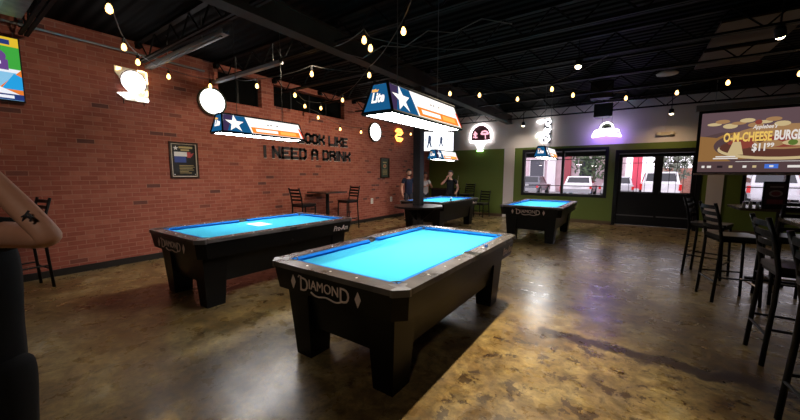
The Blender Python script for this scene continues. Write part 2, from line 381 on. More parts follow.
# double door
x0, x1, _, z1 = DOOR; b = MB(); ya, yb = YB-.04, YB+.14
b.box((x0, ya, 0), (x0+.09, yb, z1)).box((x1-.09, ya, 0), (x1, yb, z1)).box((x0+.09, ya, z1-.11), (x1-.09, yb, z1))
d = struct(b.build('door_1', M_FRAME)); xm = .60
MB().box((x0+.09, ya, 0), (x1-.09, yb, .03)).build('threshold', P('brass_threshold', (.30, .22, .12), .4, .6), d)
for a, c in ((x0+.09, xm), (xm, x1-.09)):
    lf = MB(); s = .095; yy0, yy1 = YB+.03, YB+.08
    lf.box((a, yy0, .035), (a+s, yy1, z1-.12)).box((c-s, yy0, .035), (c, yy1, z1-.12)).box((a+s, yy0, z1-.12-s), (c-s, yy1, z1-.12)).box((a+s, yy0, .035), (c-s, yy1, .98))
    leaf = lf.build('door_leaf', M_FRAME, d)
    MB().box((a+s, YB+.052, .98), (c-s, YB+.058, z1-.12-s)).build('glass', M_GLASS, leaf)
    h = MB().tube([(a+.06, YB-.035, 1.0), (c-.06, YB-.035, 1.0)], .016)
    h.box((a+.05, YB-.04, .97), (a+.10, YB+.03, 1.03)).box((c-.10, YB-.04, .97), (c-.05, YB+.03, 1.03)).build('push_bar', M_FRAME, leaf)
    MB().box((a+.03, YB+.018, .30), (c-.03, YB+.03, .33)).build('kick_strip', P('dull_strip', (.12, .12, .12), .5, .3), leaf)
    bars = MB()
    for k in range(1, 4): xx = a+s+(c-a-2*s)*k/4; bars.box((xx-.006, YB+.062, .98), (xx+.006, YB+.07, z1-.22))
    bars.box((a+s, YB+.062, 1.83), (c-s, YB+.07, 1.845)); bars.build('glazing_bar', M_FRAME, leaf)

# open web joists in two runs that bear on the girder, the girder and its post
GX0, GX1 = -3.68, -3.49
struct(MB().box((GX0, YF, 3.22), (GX1, YB, 3.25)).box((GX0+.07, YF, 3.25), (GX1-.07, YB, 3.47)).box((GX0, YF, 3.47), (GX1, YB, 3.50)).box((GX0+.02, YF, 3.24), (GX1-.02, YB, 3.48)).build('ceiling_girder', M_GIRDER))
JY = [-2.9, -1.63, -.36, .90, 2.17, 3.40, 4.68, 6.00, 7.28, 8.55, 9.82, 11.1]
def joist(y, xa, xb):
    b = MB(); zb, zt = 3.27, 3.60
    b.box((xa, y-.035, zt-.03), (xb, y+.035, zt)); b.box((xa+.12, y-.045, zb), (xb-.12, y-.008, zb+.028)); b.box((xa+.12, y+.008, zb), (xb-.12, y+.045, zb+.028))
    n = max(2, round((xb-xa-.3)/.62)); st = (xb-xa-.3)/n
    for k in range(n):
        xx = xa+.15+k*st
        b.tube([(xx, y, zt-.02), (xx+st/2, y, zb+.01)], .011, 5, False); b.tube([(xx+st/2, y, zb+.01), (xx+st, y, zt-.02)], .011, 5, False)
    b.box((xa, y-.03, zt-.09), (xa+.12, y+.03, zt)); b.box((xb-.12, y-.03, zt-.09), (xb, y+.03, zt))
    return struct(b.build('ceiling_joist', M_JOIST))
for y in JY: joist(y, XW, GX0+.07); joist(y, GX1-.07, XR)
post = thing('steel_post', 'square dark steel post rising to the ceiling girder through the round drink ledge', 'column', (-3.585, 5.80, 0))
MB().box((-.08, -.08, .012), (.08, .08, 3.21)).bevel(.008).build('shaft', P('post_paint', (.016, .012, .011), .5, 0, .3), post)
MB().box((-.16, -.16, 0), (.16, .16, .012)).build('base_plate', M_BLACKM, post)
dt = thing('drink_ledge', 'round black drink ledge wrapped around the steel post behind the nearest pool table', 'table', (-3.585, 5.80, 0))
ring = MB(); pro = []; n = 40
for k in range(n):
    a0, a1 = 2*math.pi*k/n, 2*math.pi*(k+1)/n
    def sq(a, r=.085):
        c, s = math.cos(a), math.sin(a); q = r/max(abs(c), abs(s)); return (c*q, s*q)
    i0, i1 = sq(a0), sq(a1); o0, o1 = (.50*math.cos(a0), .50*math.sin(a0)), (.50*math.cos(a1), .50*math.sin(a1))
    ring.hexa([(*i0, .81), (*o0, .81), (*o1, .81), (*i1, .81), (*i0, .85), (*o0, .85), (*o1, .85), (*i1, .85)])
bmesh.ops.remove_doubles(ring.bm, verts=ring.bm.verts, dist=1e-4)
ring.build('ledge_top', P('ledge_black', (.010, .006, .005), .3, 0, .4), dt)
for a in range(4):
    c, s = round(math.cos(a*math.pi/2)), round(math.sin(a*math.pi/2))
    MB().hexa([(c*.082-s*.012, s*.082+c*.012, .55), (c*.082+s*.012, s*.082-c*.012, .55), (c*.16+s*.012, s*.16-c*.012, .60), (c*.16-s*.012, s*.16+c*.012, .60),
               (c*.082-s*.012, s*.082+c*.012, .81), (c*.082+s*.012, s*.082-c*.012, .81), (c*.42+s*.012, s*.42-c*.012, .81), (c*.42-s*.012, s*.42+c*.012, .81)]).build('bracket', M_BLACKM, dt)

# ------------------------------------------------------------------ pool tables
TL, TW, TH = 2.356, 1.338, .80
def make_pool_table(label):
    t = thing('pool_table', label, 'pool table', (0, 0, 0), 0, 'blue-cloth pool tables')
    W, L, hw = TW/2, TL/2, TH; c = .075; rw = .125     # half sizes, corner cut, rail width
    oct_ = lambda w, l, k: [(-w+k, -l), (w-k, -l), (w, -l+k), (w, l-k), (w-k, l), (-w+k, l), (-w, l-k), (-w, -l+k)]
    # apron ring: vertical skirt that leans in a little
    o1, o2 = oct_(W-.012, L-.012, c), oct_(W-.035, L-.035, c)
    MB().prism(o2, .585, .762, o1).build('apron', M_BLACK, t)
    MB().prism(oct_(W-.20, L-.17, .02), .26, .585, oct_(W-.14, L-.12, .02)).build('cabinet', M_BLACK, t)
    # rails: six flat capped lengths between castings
    rl = MB(); g = .095; z0, z1 = .762, hw
    def rail(a, b2): rl.hexa([(a[0], a[1], z0), (b2[0], a[1], z0), (b2[0], b2[1], z0), (a[0], b2[1], z0), (a[0], a[1], z1), (b2[0], a[1], z1), (b2[0], b2[1], z1), (a[0], b2[1], z1)])
    rail((-W+g, -L), (W-g, -L+rw)); rail((-W+g, L-rw), (W-g, L))
    for s in (-1, 1):
        xa, xb = (W-rw, W) if s > 0 else (-W, -W+rw)
        rail((xa, -L+g), (xb, -.055)); rail((xa, .055), (xb, L-g))
    rl.bevel(.006, 2).build('rail', M_RAIL, t)
    # corner castings: cut corner with an open mouth
    for sx in (-1, 1):
        for sy in (-1, 1):
            k = MB(); q = [(W-g, L), (W-c, L), (W, L-c), (W, L-g)]
            arc = [(W-.125+.062*math.cos(a), L-.125+.062*math.sin(a)) for a in [math.radians(-45+180*i/10) for i in range(11)]]
            inner = [(W-rw, L-g)] + [p for p in arc] + [(W-g, L-rw)]
            pts = [(W-g, L), (W-c, L), (W, L-c), (W, L-g)] + inner
            pts = [(x*sx, y*sy) for x, y in pts]
            if sx*sy < 0: pts = pts[::-1]
            k.prism(pts, .755, hw+.001); k.build('corner_casting', M_CAST, t)
            p = MB(); cx, cy = sx*(W-.125), sy*(L-.125)
            p.lathe([(.060, .0), (.062, .035), (.070, .035), (.070, -.14), (0, -.14), (0, -.12), (.058, -.12), (.060, 0)], 16, (cx, cy, .762)).build('pocket', M_POCKET, t, True)
        p = MB(); cx = sx*(W-.085)
        p.lathe([(.052, .0), (.053, .037), (.058, .0375), (.058, -.14), (0, -.14), (0, -.12), (.050, -.12), (.052, 0)], 16, (cx, 0, .762)).build('pocket', M_POCKET, t, True)
        xa, xb = (W-.03, W) if sx > 0 else (-W, -W+.03)
        MB().box((xa, -.056, .762), (xb, .056, hw+.001)).build('side_casting', M_POCKET, t)
    # bed and cushions
    MB().box((-W+rw-.01, -L+rw-.01, .735), (W-rw+.01, L-rw+.01, .765)).build('cloth_bed', M_CLOTH, t)
    ci = rw+.048; zt, zn = .797, .782
    def cush(p, q, nx, ny, k0, k1):
        # p->q along the rail edge; nose offset inwards by .048, ends cut back
        d = V((q[0]-p[0], q[1]-p[1])).normalized()*1; n = V((nx, ny))*.048; P0, Q0 = V(p), V(q); P1, Q1 = P0+n+d*k0, Q0+n-d*k1
        MB().hexa([(*P0, .764), (*Q0, .764), (*(Q1-n*.25), .766), (*(P1-n*.25), .766), (*P0, zt), (*Q0, zt), (*Q1, zt-.010), (*P1, zt-.010)]).build('cushion', M_CUSH, t)
    a = .135
    cush((-W+a, -L+rw), (W-a, -L+rw), 0, 1, .045, .045); cush((W-a, L-rw), (-W+a, L-rw), 0, -1, .045, .045)
    for s in (-1, 1):
        x = s*(W-rw)
        for (ya, yb, ka, kb) in ((-L+a, -.062, .045, .015), (.062, L-a, .015, .045)):
            if s > 0: cush((x, yb), (x, ya), -1, 0, kb, ka) if False else cush((x, ya), (x, yb), -1, 0, ka, kb)
            else: cush((x, ya), (x, yb), 1, 0, ka, kb)
    # pearl sights
    def dot(x, y): MB().lathe([(.0085, 0), (.0085, .0012), (0, .0012)], 8, (x, y, hw)).build('sight', M_SIGHT, t)
    for s in (-1, 1):
        for i in (1, 2, 3):
            dot(-.5+.25*i, s*(L-.065))
            for hh in (-1, 1): dot(s*(W-.065), hh*(.02+.25*i))
    # tapered wedge legs
    for sx in (-1, 1):
        for sy in (-1, 1):
            MB().taper((sx*(W-.26), sy*(L-.24)), .17, .20, .0, (sx*(W-.25), sy*(L-.235)), .24, .27, .585).bevel(.008).build('leg', M_BLACK, t)
    # maker's plate letters on both short ends
    for s in (-1, 1):
        M = frame((0, s*(L-.020), .672), (-s, 0, 0), (0, 0, 1)); lg = MB()
        text_bm(lg, 'D', .085, .105, -.235, .0, 0, .004, .0); text_bm(lg, 'IAMON', .30, .072, -.03, .012, 0, .004, .0); text_bm(lg, 'D', .085, .105, .18, .0, 0, .004, .0)
        sw = [(-.16+.32*i/20, -.045-.018*math.sin(math.pi*i/20)-.010*math.sin(3*math.pi*i/20), .002) for i in range(21)]
        lg.tube(sw, .006, 6); lg.tube([(-.30, .045, .002), (-.29, .06, .002), (-.26, .055, .002)], .005, 6)
        for dx in (-.36, .30): lg.prism([(dx-.026, 0), (dx, -.055), (dx+.026, 0), (dx, .055)], 0, .004)
        lg.xf(M); o = lg.build('logo', M_LOGO, t); o['label'] = 'silver lettering reading DIAMOND between two lozenges'
    for s in (-1, 1):
        M = frame((s*(W-.020), s*(L-.30), .672), (0, s, 0), (0, 0, 1)); lg = MB()
        text_bm(lg, 'Pro-Am', .30, .075, 0, 0, 0, .003, 0., 0, .4); lg.xf(M); lg.build('signature', M_LOGO, t)
    return t
tb = make_pool_table('nearest pool table with blue cloth and silver lettered end in the middle of the floor')
tb.location = (-1.715, 2.71, 0)
tb2 = dup(tb, (-4.256, 2.71, 0), 0, 'pool table with a white paper on its blue cloth, nearest the brick wall')
tb3 = dup(tb, (-4.40, 8.36, 0), 0, 'pool table behind the steel post where the players stand')
tb4 = dup(tb, (-1.80, 8.70, 0), 0, 'pool table standing in front of the wide street window')
tag(MB().box((-.16, -.11, 0), (.16, .11, .0015)).build('paper_sheet', P('white_paper', (.85, .85, .85), .7)), 'white paper sheet lying on the blue cloth of the pool table by the brick wall', 'paper')
bpy.data.objects['paper_sheet'].location = (-4.38, 2.72, .7652)
def chalk(x, y, z, label):
    o = MB().box((-.012, -.012, 0), (.012, .012, .022)).bevel(.002, 1).build('chalk_cube', P('chalk_blue', (.02, .10, .40), .9)); o.location = (x, y, z); return tag(o, label, 'chalk', 'chalk cubes')
chalk(-1.10, 3.02, .801, 'blue chalk cube on the rail of the nearest pool table')
def ball(x, y, col, label, z=.7655):
    o = MB().ball((0, 0, .0286), .0286, 3).build('pool_ball', P('ball_%s' % str(col), col, .1, 0, .6)); o.location = (x, y, z); return tag(o, label, 'pool ball', 'pool balls in play')
ball(-4.35, 8.9, (.85, .83, .75), 'white cue ball on the pool table where the players stand'); ball(-4.05, 8.25, (.01, .01, .01), 'black ball on the pool table where the players stand')

# ------------------------------------------------------------------ hanging table lamps
def make_lamp(label):
    t = thing('table_lamp', label, 'lamp', (0, 0, 0), 0, 'lit advertising lamps over the pool tables')
    bw, bl, tw, tl, h = .155, .645, .074, .605, .240
    B = [V((-bw, -bl, 0)), V((bw, -bl, 0)), V((bw, bl, 0)), V((-bw, bl, 0))]; T = [V((-tw, -tl, h)), V((tw, -tl, h)), V((tw, tl, h)), V((-tw, tl, h))]
    # black edge frame
    f = MB()
    for i in range(4):
        f.tube([B[i], B[(i+1) % 4]], .015, 4); f.tube([T[i], T[(i+1) % 4]], .014, 4); f.tube([B[i], T[i]], .014, 4)
    f.hexa([(p.x, p.y, h-.004) for p in T] + [(p.x, p.y, h+.006) for p in T])
    f.build('edge_frame', M_BLACKM, t)
    MB().box((-bw+.012, -bl+.012, -.006), (bw-.012, bl-.012, .004)).build('diffuser', E_DIFF, t)
    mats = [E_WHITE, E_BLUE, E_PURP, E_ORANGE, E_AMBER, E_RED, M_BLACKM]
    for s in (1, -1):       # long sides, read with u along +Y on the +X side
        a, b2, c, d = (B[1], B[2], T[2], T[1]) if s > 0 else (B[3], B[0], T[0], T[3])
        u = (b2-a).normalized(); v = ((d+c)-(a+b2)); M = frame((a+b2+c+d)/4, u, v); hh = v.length/4-.012; wb, wt = bl-.012, tl-.012
        ww = lambda y: wb+(wt-wb)*(y+hh)/(2*hh)
        pan = lambda xa, xb, ya, yb: [(xa[0], ya), (xb[0], ya), (xb[1], yb), (xa[1], yb)]
        star = [(-.46+(.125 if i % 2 == 0 else .050)*math.sin(i*math.pi/5)*1.05, .0+(.125 if i % 2 == 0 else .050)*math.cos(i*math.pi/5)) for i in range(10)]
        lay = [(pan((-wb, -wt), (wb, wt), -hh, hh), 0), (pan((-wb, -wt), (-.24, -.30), -hh, hh), 1), (pan((-wb, -wt), (-.58, -.47), -hh, hh), 2), (star, 0),
               (pan((-.225, -.242), (.575, .56), -hh+.008, -hh*.18), 3), (pan((-.17, -.175), (.18, .18), -hh*.72, -hh*.36), 0), (pan((.22, .22), (.50, .495), -hh*.75, -hh*.34), 4),
               (pan((.61, .56), (wb, .592), -hh, hh*.35), 5)]
        lay += [(R(.02+.05*i, hh*.25, .045+.05*i, hh*.38), 6) for i in (0, 1, 3)]
        art('side_panel', lay, mats, M, t)
    for s in (-1, 1):       # short ends
        a, b2, c, d = (B[0], B[1], T[1], T[0]) if s < 0 else (B[2], B[3], T[3], T[2])
        v = ((d+c)-(a+b2)); M = frame((a+b2+c+d)/4, b2-a, v); hh = v.length/4-.012; wb, wt = bw-.014, tw-.008
        e = art('end_panel', [([(-wb, -hh), (wb, -hh), (wt, hh), (-wt, hh)], 1), ([(-wb, -hh), (.10, -hh), (.02, -hh*.55), (-wb*.93, -hh*.7)], 1)], mats, M, t)
        l = MB(); text_bm(l, 'Lite', .130, .085, .0, .0, .003, .003, .03, 0, .15); text_bm(l, 'Miller', .070, .026, -.035, .060, .003, .003, .01, 1, .1); l.xf(M)
        l.build('end_lettering', [E_WHITE, E_AMBER], e)
    for y in (-.36, .36):
        MB().tube([(0, y, h), (0, y, HANG)], .004, 6).build('hanging_cable', P('steel_cable', (.05, .05, .05), .5, .3), t)
        MB().lathe([(.03, 0), (.03, .012), (.006, .02)], 12, (0, y, h+.004)).build('cable_boss', M_BLACKM, t)
    return t
HANG = ZC-1.905
l1 = make_lamp('nearest lit advertising lamp, hanging over the pool table in the middle of the floor'); l1.location = (-1.72, 2.78, 1.985)
l2 = dup(l1, (-4.48, 2.88, 2.03), 0, 'lit advertising lamp in front of the painted slogan on the brick wall')
l3 = dup(l1, (-4.40, 8.45, 1.905), 0, 'lit advertising lamp below the wall television, over the players')
l4 = dup(l1, (-1.76, 8.82, 1.905), 0, 'lit advertising lamp in front of the street window')

# ------------------------------------------------------------------ stools and high tables
def make_stool(name, label, seat_h, back_h, group):
    t = thing(name, label, 'bar stool' if seat_h > .6 else 'chair', (0, 0, 0), 0, group)     # faces +X, back on -X
    hs, b_ = .19, .205
    for sy in (-1, 1):
        MB().tube([(-b_-.02, sy*hs, 0), (-b_+.01, sy*hs*.97, seat_h*.7), (-b_+.015, sy*hs*.95, seat_h), (-b_-.02, sy*hs*.95, seat_h+.22), (-b_-.075, sy*hs*.95, back_h)], .0175, 8).build('leg', M_BLACK, t, True)
        MB().tube([(b_, sy*hs, 0), (b_-.025, sy*hs*.95, seat_h-.01)], .0165, 8).build('leg', M_BLACK, t, True)
    s = MB().prism([(-.20, -.17), (.19, -.20), (.21, -.18), (.21, .18), (.19, .20), (-.20, .17)], seat_h, seat_h+.045); s.bevel(.014, 2).build('seat', P('black_vinyl', (.012, .011, .011), .3), t)
    MB().box((-.19, -.17, seat_h-.03), (.19, .17, seat_h)).build('seat_frame', M_BLACK, t)
    n = 4 if back_h-seat_h > .35 else 3
    for i in range(n):
        z = seat_h+.14+(back_h-seat_h-.19)*i/(n-1); x = -b_-.02-.055*max(0, (z-seat_h-.22))/(back_h-seat_h-.22); q = MB()
        pts = [(x-.022*math.cos(math.pi*(k/8-.5)), -hs*.93+2*hs*.93*k/8) for k in range(9)]
        for (xa, ya), (xb, yb) in zip(pts, pts[1:]): q.hexa([(xa-.006, ya, z-.022), (xa+.006, ya, z-.022), (xb+.006, yb, z-.022), (xb-.006, yb, z-.022), (xa-.006, ya, z+.022), (xa+.006, ya, z+.022), (xb+.006, yb, z+.022), (xb-.006, yb, z+.022)])
        q.build('back_slat', M_BLACK, t)
    zs = (.22, .30) if seat_h > .6 else (.16, .22)
    for sy in (-1, 1): MB().tube([(-b_-.01, sy*hs*.98, zs[1]), (b_-.01, sy*hs*.98, zs[1])], .011, 6).build('stretcher', M_BLACK, t)
    MB().tube([(b_-.01, -hs*.98, zs[0]), (b_-.01, hs*.98, zs[0])], .013, 6).build('foot_rail', P('brown_foot_rail', (.16, .10, .045), .35, .4), t)  # foot rail browner than the black stretchers
    MB().tube([(-b_-.012, -hs*.98, zs[0]+.03), (-b_-.012, hs*.98, zs[0]+.03)], .011, 6).build('stretcher', M_BLACK, t)
    return t
GS = 'black ladder-back bar stools'
st = make_stool('bar_stool', 'black ladder-back stool closest to the double door, at the far pub table', .75, 1.17, GS); st.location = (1.0, 6.60, 0); st.rotation_euler = (0, 0, math.radians(-22))
dup(st, (1.56, 5.72, 0), math.radians(96), 'black ladder-back stool with its back to the camera at the far pub table')
dup(st, (1.04, 5.44, 0), math.radians(14), 'black ladder-back stool whose back catches blue and red glints, between the two pub tables')
dup(st, (1.15, 3.85, 0), math.radians(2), 'black ladder-back stool tucked at the near pub table, second from the camera')
dup(st, (1.08, 2.72, 0), math.radians(8), 'black ladder-back stool standing closest to the camera at the frame edge')
dup(st, (-6.33, 5.10, 0), math.radians(90), 'black stool with its back to the camera at the small table under the painted slogan')
dup(st, (-6.33, 6.58, 0), math.radians(-95), 'black stool facing the camera at the small table under the painted slogan')
dup(st, (-6.28, .60, 0), math.radians(-80), 'black stool by the brick wall behind the bare-armed person')
dup(st, (-4.88, 11.25, 0), math.radians(-95), 'tall black stool against the green wall beside the cue player')
ch = make_stool('side_chair', 'low black ladder-back chair against the green wall by the white pilaster', .46, .93, 'black ladder-back chairs'); ch.location = (-4.30, 11.20, 0); ch.rotation_euler = (0, 0, math.radians(-100))

def pub_table(label, loc, wx, wy, h=1.05, round_base=True):
    t = thing('pub_table', label, 'table', loc)
    MB().box((-wx/2, -wy/2, h-.035), (wx/2, wy/2, h)).bevel(.006).build('table_top', P('pub_table_top', (.05, .032, .024), .22), t)
    MB().tube([(0, 0, .03), (0, 0, h-.035)], .045, 12).build('pedestal', M_BLACKM, t)
    MB().box((-.28, -.035, 0), (.28, .035, .03)).box((-.035, -.28, 0), (.035, -.035, .03)).box((-.035, .035, 0), (.035, .28, .03)).build('base', M_BLACKM, t)
    return t
pub_table('small square pub table against the brick wall under the painted slogan', (-6.33, 5.84, 0), .70, .72)
pub_table('dark pub table nearer the double door, with the menu stand on it', (1.72, 6.72, 0), .95, .75)
pub_table('dark pub table nearest the camera among the stools', (1.72, 4.45, 0), .85, 1.35)
ct = pub_table('black skirted pub table in the corner behind the players', (-5.55, 10.85, 0), .9, .6, 1.0)
MB().box((-.43, -.28, .04), (.43, .28, .96)).build('table_skirt', M_BLACKM, ct)
mn = thing('menu_stand', 'black framed menu card standing on the far pub table', 'menu', (1.60, 6.55, 1.05), math.radians(18))
MB().box((-.14, -.03, 0), (.14, .03, .02)).build('foot', M_BLACKM, mn)
MB().box((-.13, -.009, .02), (.13, .009, .36)).build('frame', M_BLACKM, mn)
art('menu_card', [(R(-.11, .045, .11, .335), 0), (R(-.085, .06, .085, .12), 1), (R(-.07, .28, .075, .30), 2), (ell(0, .2, .075, .045, 14), 2), (ell(.0, .2, .05, .03, 12), 1)],
    [P('menu_dark', (.05, .025, .025), .4), P('menu_red', (.22, .05, .06), .4), P('menu_grey', (.35, .30, .28), .4)], frame((0, -.0095, 0), (1, 0, 0), (0, 0, 1)), mn)
tt = thing('table_tent', 'folded violet card standing on the far pub table beside the menu', 'card', (1.98, 6.50, 1.05), math.radians(20))
MB().hexa([(-.07, -.05, 0), (.07, -.05, 0), (.07, -.048, 0), (-.07, -.048, 0), (-.07, -.001, .20), (.07, -.001, .20), (.07, .001, .20), (-.07, .001, .20)]).hexa([(-.07, .048, 0), (.07, .048, 0), (.07, .05, 0), (-.07, .05, 0), (-.07, -.001, .20), (.07, -.001, .20), (.07, .001, .20), (-.07, .001, .20)]).build('folded_card', P('violet_card', (.25, .12, .40), .5), tt)
for i, (x, y) in enumerate(((1.30, 6.47), (1.37, 6.50), (1.43, 6.46))):
    s = thing('condiment_shaker', ('small glass shaker on the far pub table, the one nearest the table corner', 'small glass shaker in the middle of three on the far pub table', 'small glass shaker on the far pub table, the one nearest the menu stand')[i], 'shaker', (x, y, 1.05), 0, 'shakers on the far pub table')
    MB().lathe([(.018, 0), (.021, .004), (.018, .06), (.016, .065)], 12).build('jar', P('shaker_glass', (.35, .34, .32), .15), s, True)
    MB().lathe([(.017, .066), (.017, .08), (.008, .088), (0, .088)], 12).build('lid', M_METAL, s, True)

# ------------------------------------------------------------------ painted slogan, frames and outlets on the brick wall
def slogan(body, y0, y1, z0, z1, name, label):
    hh = z1-z0; t = hh*.24; r = thing(name, label, 'lettering', (XW, y0, z0), 0, 'slogan lettering on the brick wall'); M = frame((0, 0, 0), (0, 1, 0), (0, 0, 1))
    for make in block_letters(body, y1-y0, hh, t):
        k = make(.007, .014); k.xf(M); o = k.build('letter', P('slogan_black', (.012, .010, .013), .6), r)
        k = make(0, .006, .006, -.011); k.xf(M); k.build('drop_edge', P('slogan_white', (.70, .62, .58), .6), o)
slogan('YOU LOOK LIKE', 4.50, 7.04, 2.245, 2.515, 'wall_lettering', 'black block lettering YOU LOOK LIKE, the upper row on the brick wall')
slogan('I NEED A DRINK', 4.37, 7.15, 1.845, 2.125, 'wall_lettering', 'black block lettering I NEED A DRINK, the lower row on the brick wall')
fr = thing('framed_poster', 'framed black poster with a white star and small flag, below the round lit sign', 'poster', (XW, 2.757, 1.73))
Mf = lambda off: frame((off, 0, 0), (0, 1, 0), (0, 0, 1))
def ringframe(mb, w, h, t, z0, z1):
    mb.box((-w, -h, z0), (w, -h+t, z1)).box((-w, h-t, z0), (w, h, z1)).box((-w, -h+t, z0), (-w+t, h-t, z1)).box((w-t, -h+t, z0), (w, h-t, z1)); return mb
x = ringframe(MB(), .237, .325, .028, 0, .03); x.xf(Mf(0)); x.build('frame', M_WOOD, fr)
x = ringframe(MB(), .209, .297, .012, 0, .022); x.xf(Mf(0)); x.build('inner_trim', P('cream_trim', (.62, .55, .45), .5), fr)
PB, PW, PBL, PR, PY = P('poster_black', (.012, .011, .012), .3), P('poster_white', (.75, .75, .78), .5), P('poster_blue', (.03, .06, .30), .4), P('poster_red', (.45, .05, .05), .4), P('poster_gold', (.42, .33, .14), .5)
star = [(-.13+(.045 if i % 2 == 0 else .019)*math.sin(i*math.pi/5), .215+(.045 if i % 2 == 0 else .019)*math.cos(i*math.pi/5)) for i in range(10)]
lay = [(R(-.197, -.285, .197, .285), 0), (star, 1), (R(-.08, .215, .15, .25), 4), (R(-.05, .17, .09, .20), 4), (R(-.16, .07, .05, .15), 1), (R(.05, .05, .11, .15), 3), ([(.11, .12), (.17, .14), (.12, .06)], 3), (R(-.16, -.04, .03, .07), 2)]
for i in range(6): lay.append((R(-.09, -.10-.027*i, (.15, .17, .13, .15, .06, .11)[i], -.09-.027*i), 4))
lay += [(R(-.18, -.265, -.165, -.25), 1), (R(.165, -.265, .18, -.25), 1)]
art('poster_sheet', lay, [PB, PW, PBL, PR, PY], Mf(.004), fr)
f2 = thing('framed_poster', 'small dark framed notice near the far corner of the brick wall', 'poster', (XW, 8.79, 1.70))
x = ringframe(MB(), .24, .33, .035, 0, .03); x.xf(Mf(0)); x.build('frame', M_WOOD, f2)
lay = [(R(-.207, -.297, .207, .297), 0), (R(-.1, .16, .1, .2), 4), (ell(0, .06, .09, .07, 16), 4), (ell(0, .06, .05, .04, 12), 3)] + [(R(-.12, -.08-.045*i, .12, -.06-.045*i), 4) for i in range(4)]
art('poster_sheet', lay, [P('notice_green', (.03, .045, .03), .4), PW, PBL, PR, PY], Mf(.004), f2)
for y, lb in ((8.12, 'white wall outlet on the brick wall, the one nearer the small pub table'), (9.15, 'white wall outlet on the brick wall, the one nearer the corner')):
    o = thing('wall_outlet', lb, 'outlet', (XW, y, .64), 0, 'outlets on the brick wall')
    x = MB().box((-.055, -.085, 0), (.055, .085, .010)); x.bevel(.004, 1).xf(Mf(0)); x.build('cover_plate', M_WHITE, o)
    for zz in (-.035, .035):
        x = MB().box((-.022, zz-.018, .010), (.022, zz+.018, .013)); x.xf(Mf(0)); x.build('socket', P('socket_grey', (.3, .29, .27), .5), o)

# ------------------------------------------------------------------ neon and lit signs
def neon(name, label, loc, u=(0, 1, 0), cat='sign'):
    t = thing(name, label, cat, loc, 0, None); return t
UB = lambda off=0.: frame((off, 0, 0), (0, 1, 0), (0, 0, 1))
s1 = neon('neon_sign', 'square glowing white sign with a round head shape, highest on the brick wall', (XW, 2.05, 2.91))
out = [(-.23, .22), (-.20, .25), (.20, .25), (.23, .22), (.22, -.22), (.10, -.27), (-.10, -.25), (-.22, -.22), (-.18, -.02), (-.12, -.10)]
out = [(-.21, .26), (.20, .24), (.22, .0), (.21, -.25), (-.10, -.25), (-.21, -.15), (-.05, -.12), (-.14, .0), (-.16, .10), (-.21, .16)]
x = MB().prism(out, .015, .04); x.xf(UB()); x.build('backing', P('sign_backing', (.80, .72, .58), .4), s1)
x = MB().prism(ell(.02, .045, .155, .165, 28), .041, .07); x.xf(UB()); x.build('lit_face', E_SIGN, s1)
x = MB().tube([(p[0], p[1], .055) for p in ell(.02, .045, .172, .182, 26, math.radians(-60), math.radians(215))], .007, 6); x.xf(UB()); x.build('outline_tube', P('dark_tube', (.06, .03, .06), .3), s1)
x = MB().hexa([(-.20, -.16, .042), (-.06, -.13, .042), (.06, -.16, .042), (-.06, -.24, .042), (-.20, -.16, .07), (-.06, -.13, .07), (.06, -.16, .07), (-.06, -.24, .07)])
x.hexa([(.05, -.235, .042), (.205, -.235, .042), (.205, -.19, .042), (.05, -.19, .042), (.05, -.235, .07), (.205, -.235, .07), (.205, -.19, .07), (.05, -.19, .07)]); x.xf(UB()); x.build('lit_banner', E_SIGN, s1)
for pts in ([(-.19, .235), (-.165, .20), (-.19, .185), (-.17, .225), (-.14, .235), (-.15, .205)], [(.205, .05), (.20, .13), (.20, .23), (.15, .24), (.08, .235)], [(.12, -.12), (.15, -.07), (.175, -.12), (.16, -.16), (.19, -.14), (.195, -.06)]):
    x = MB().tube([(*p, .06) for p in pts], .014, 6); x.xf(UB()); x.build('cream_tube', E_CREAM, s1)
for y in (-.12, .15):
    x = MB().tube([(y, -.24, .02), (y, -.31, .02)], .006, 6); x.xf(UB()); x.build('standoff', M_BLACKM, s1)
for i, (y, z, r, lb) in enumerate(((3.30, 2.87, .245, 'round white lit sign with a dark rim beside the nearer dark wall opening'), (8.25, 2.81, .28, 'round white lit sign farther along the brick wall past the slogan'))):
    s2 = neon('round_sign', lb, (XW, y, z))
    x = MB().lathe([(r, 0), (r+.02, .01), (r+.02, .07), (r-.012, .07), (r-.012, .05), (0, .05)], 40); x.xf(UB()); x.build('rim', P('sign_rim', (.03, .04, .02), .3), s2)
    x = MB().lathe([(r-.014, .052), (r-.03, .066), (0, .07)], 40); x.xf(UB()); x.build('lit_face', E_SIGN, s2)
s3 = neon('neon_sign', 'small orange and yellow glowing sign on the brick wall nearest the corner', (XW, 9.55, 2.83))
x = MB().prism(ell(0, 0, .25, .22, 20), .01, .03); x.xf(UB()); x.build('backing', P('sign_backing_dark', (.05, .02, .01), .4), s3)
x = MB()
for pts in ([(-.2, .12), (-.1, .2), (.1, .2), (.2, .1), (.1, .03), (-.1, .03), (-.2, -.06), (-.1, -.18), (.1, -.18), (.2, -.1)], [(-.15, .12), (.15, .12)], [(-.12, -.1), (.12, -.1)]): x.tube([(*p, .05) for p in pts], .034, 6)
x.xf(UB()); x.build('orange_tube', E_ORN, s3)
UK = lambda: frame((0, 0, 0), (1, 0, 0), (0, 0, 1))
s4 = neon('neon_sign', 'white arched backboard neon with a hoop on the back wall above the green paint', (-4.60, YB, 2.86))
arch = [(-.38, -.16)] + ell(0, .02, .38, .40, 19, math.pi, 0) + [(.38, -.16)]
x = MB().prism(arch[::-1], .02, .04); x.xf(UK()); x.build('backing', P('maroon_panel', (.055, .018, .025), .3), s4)
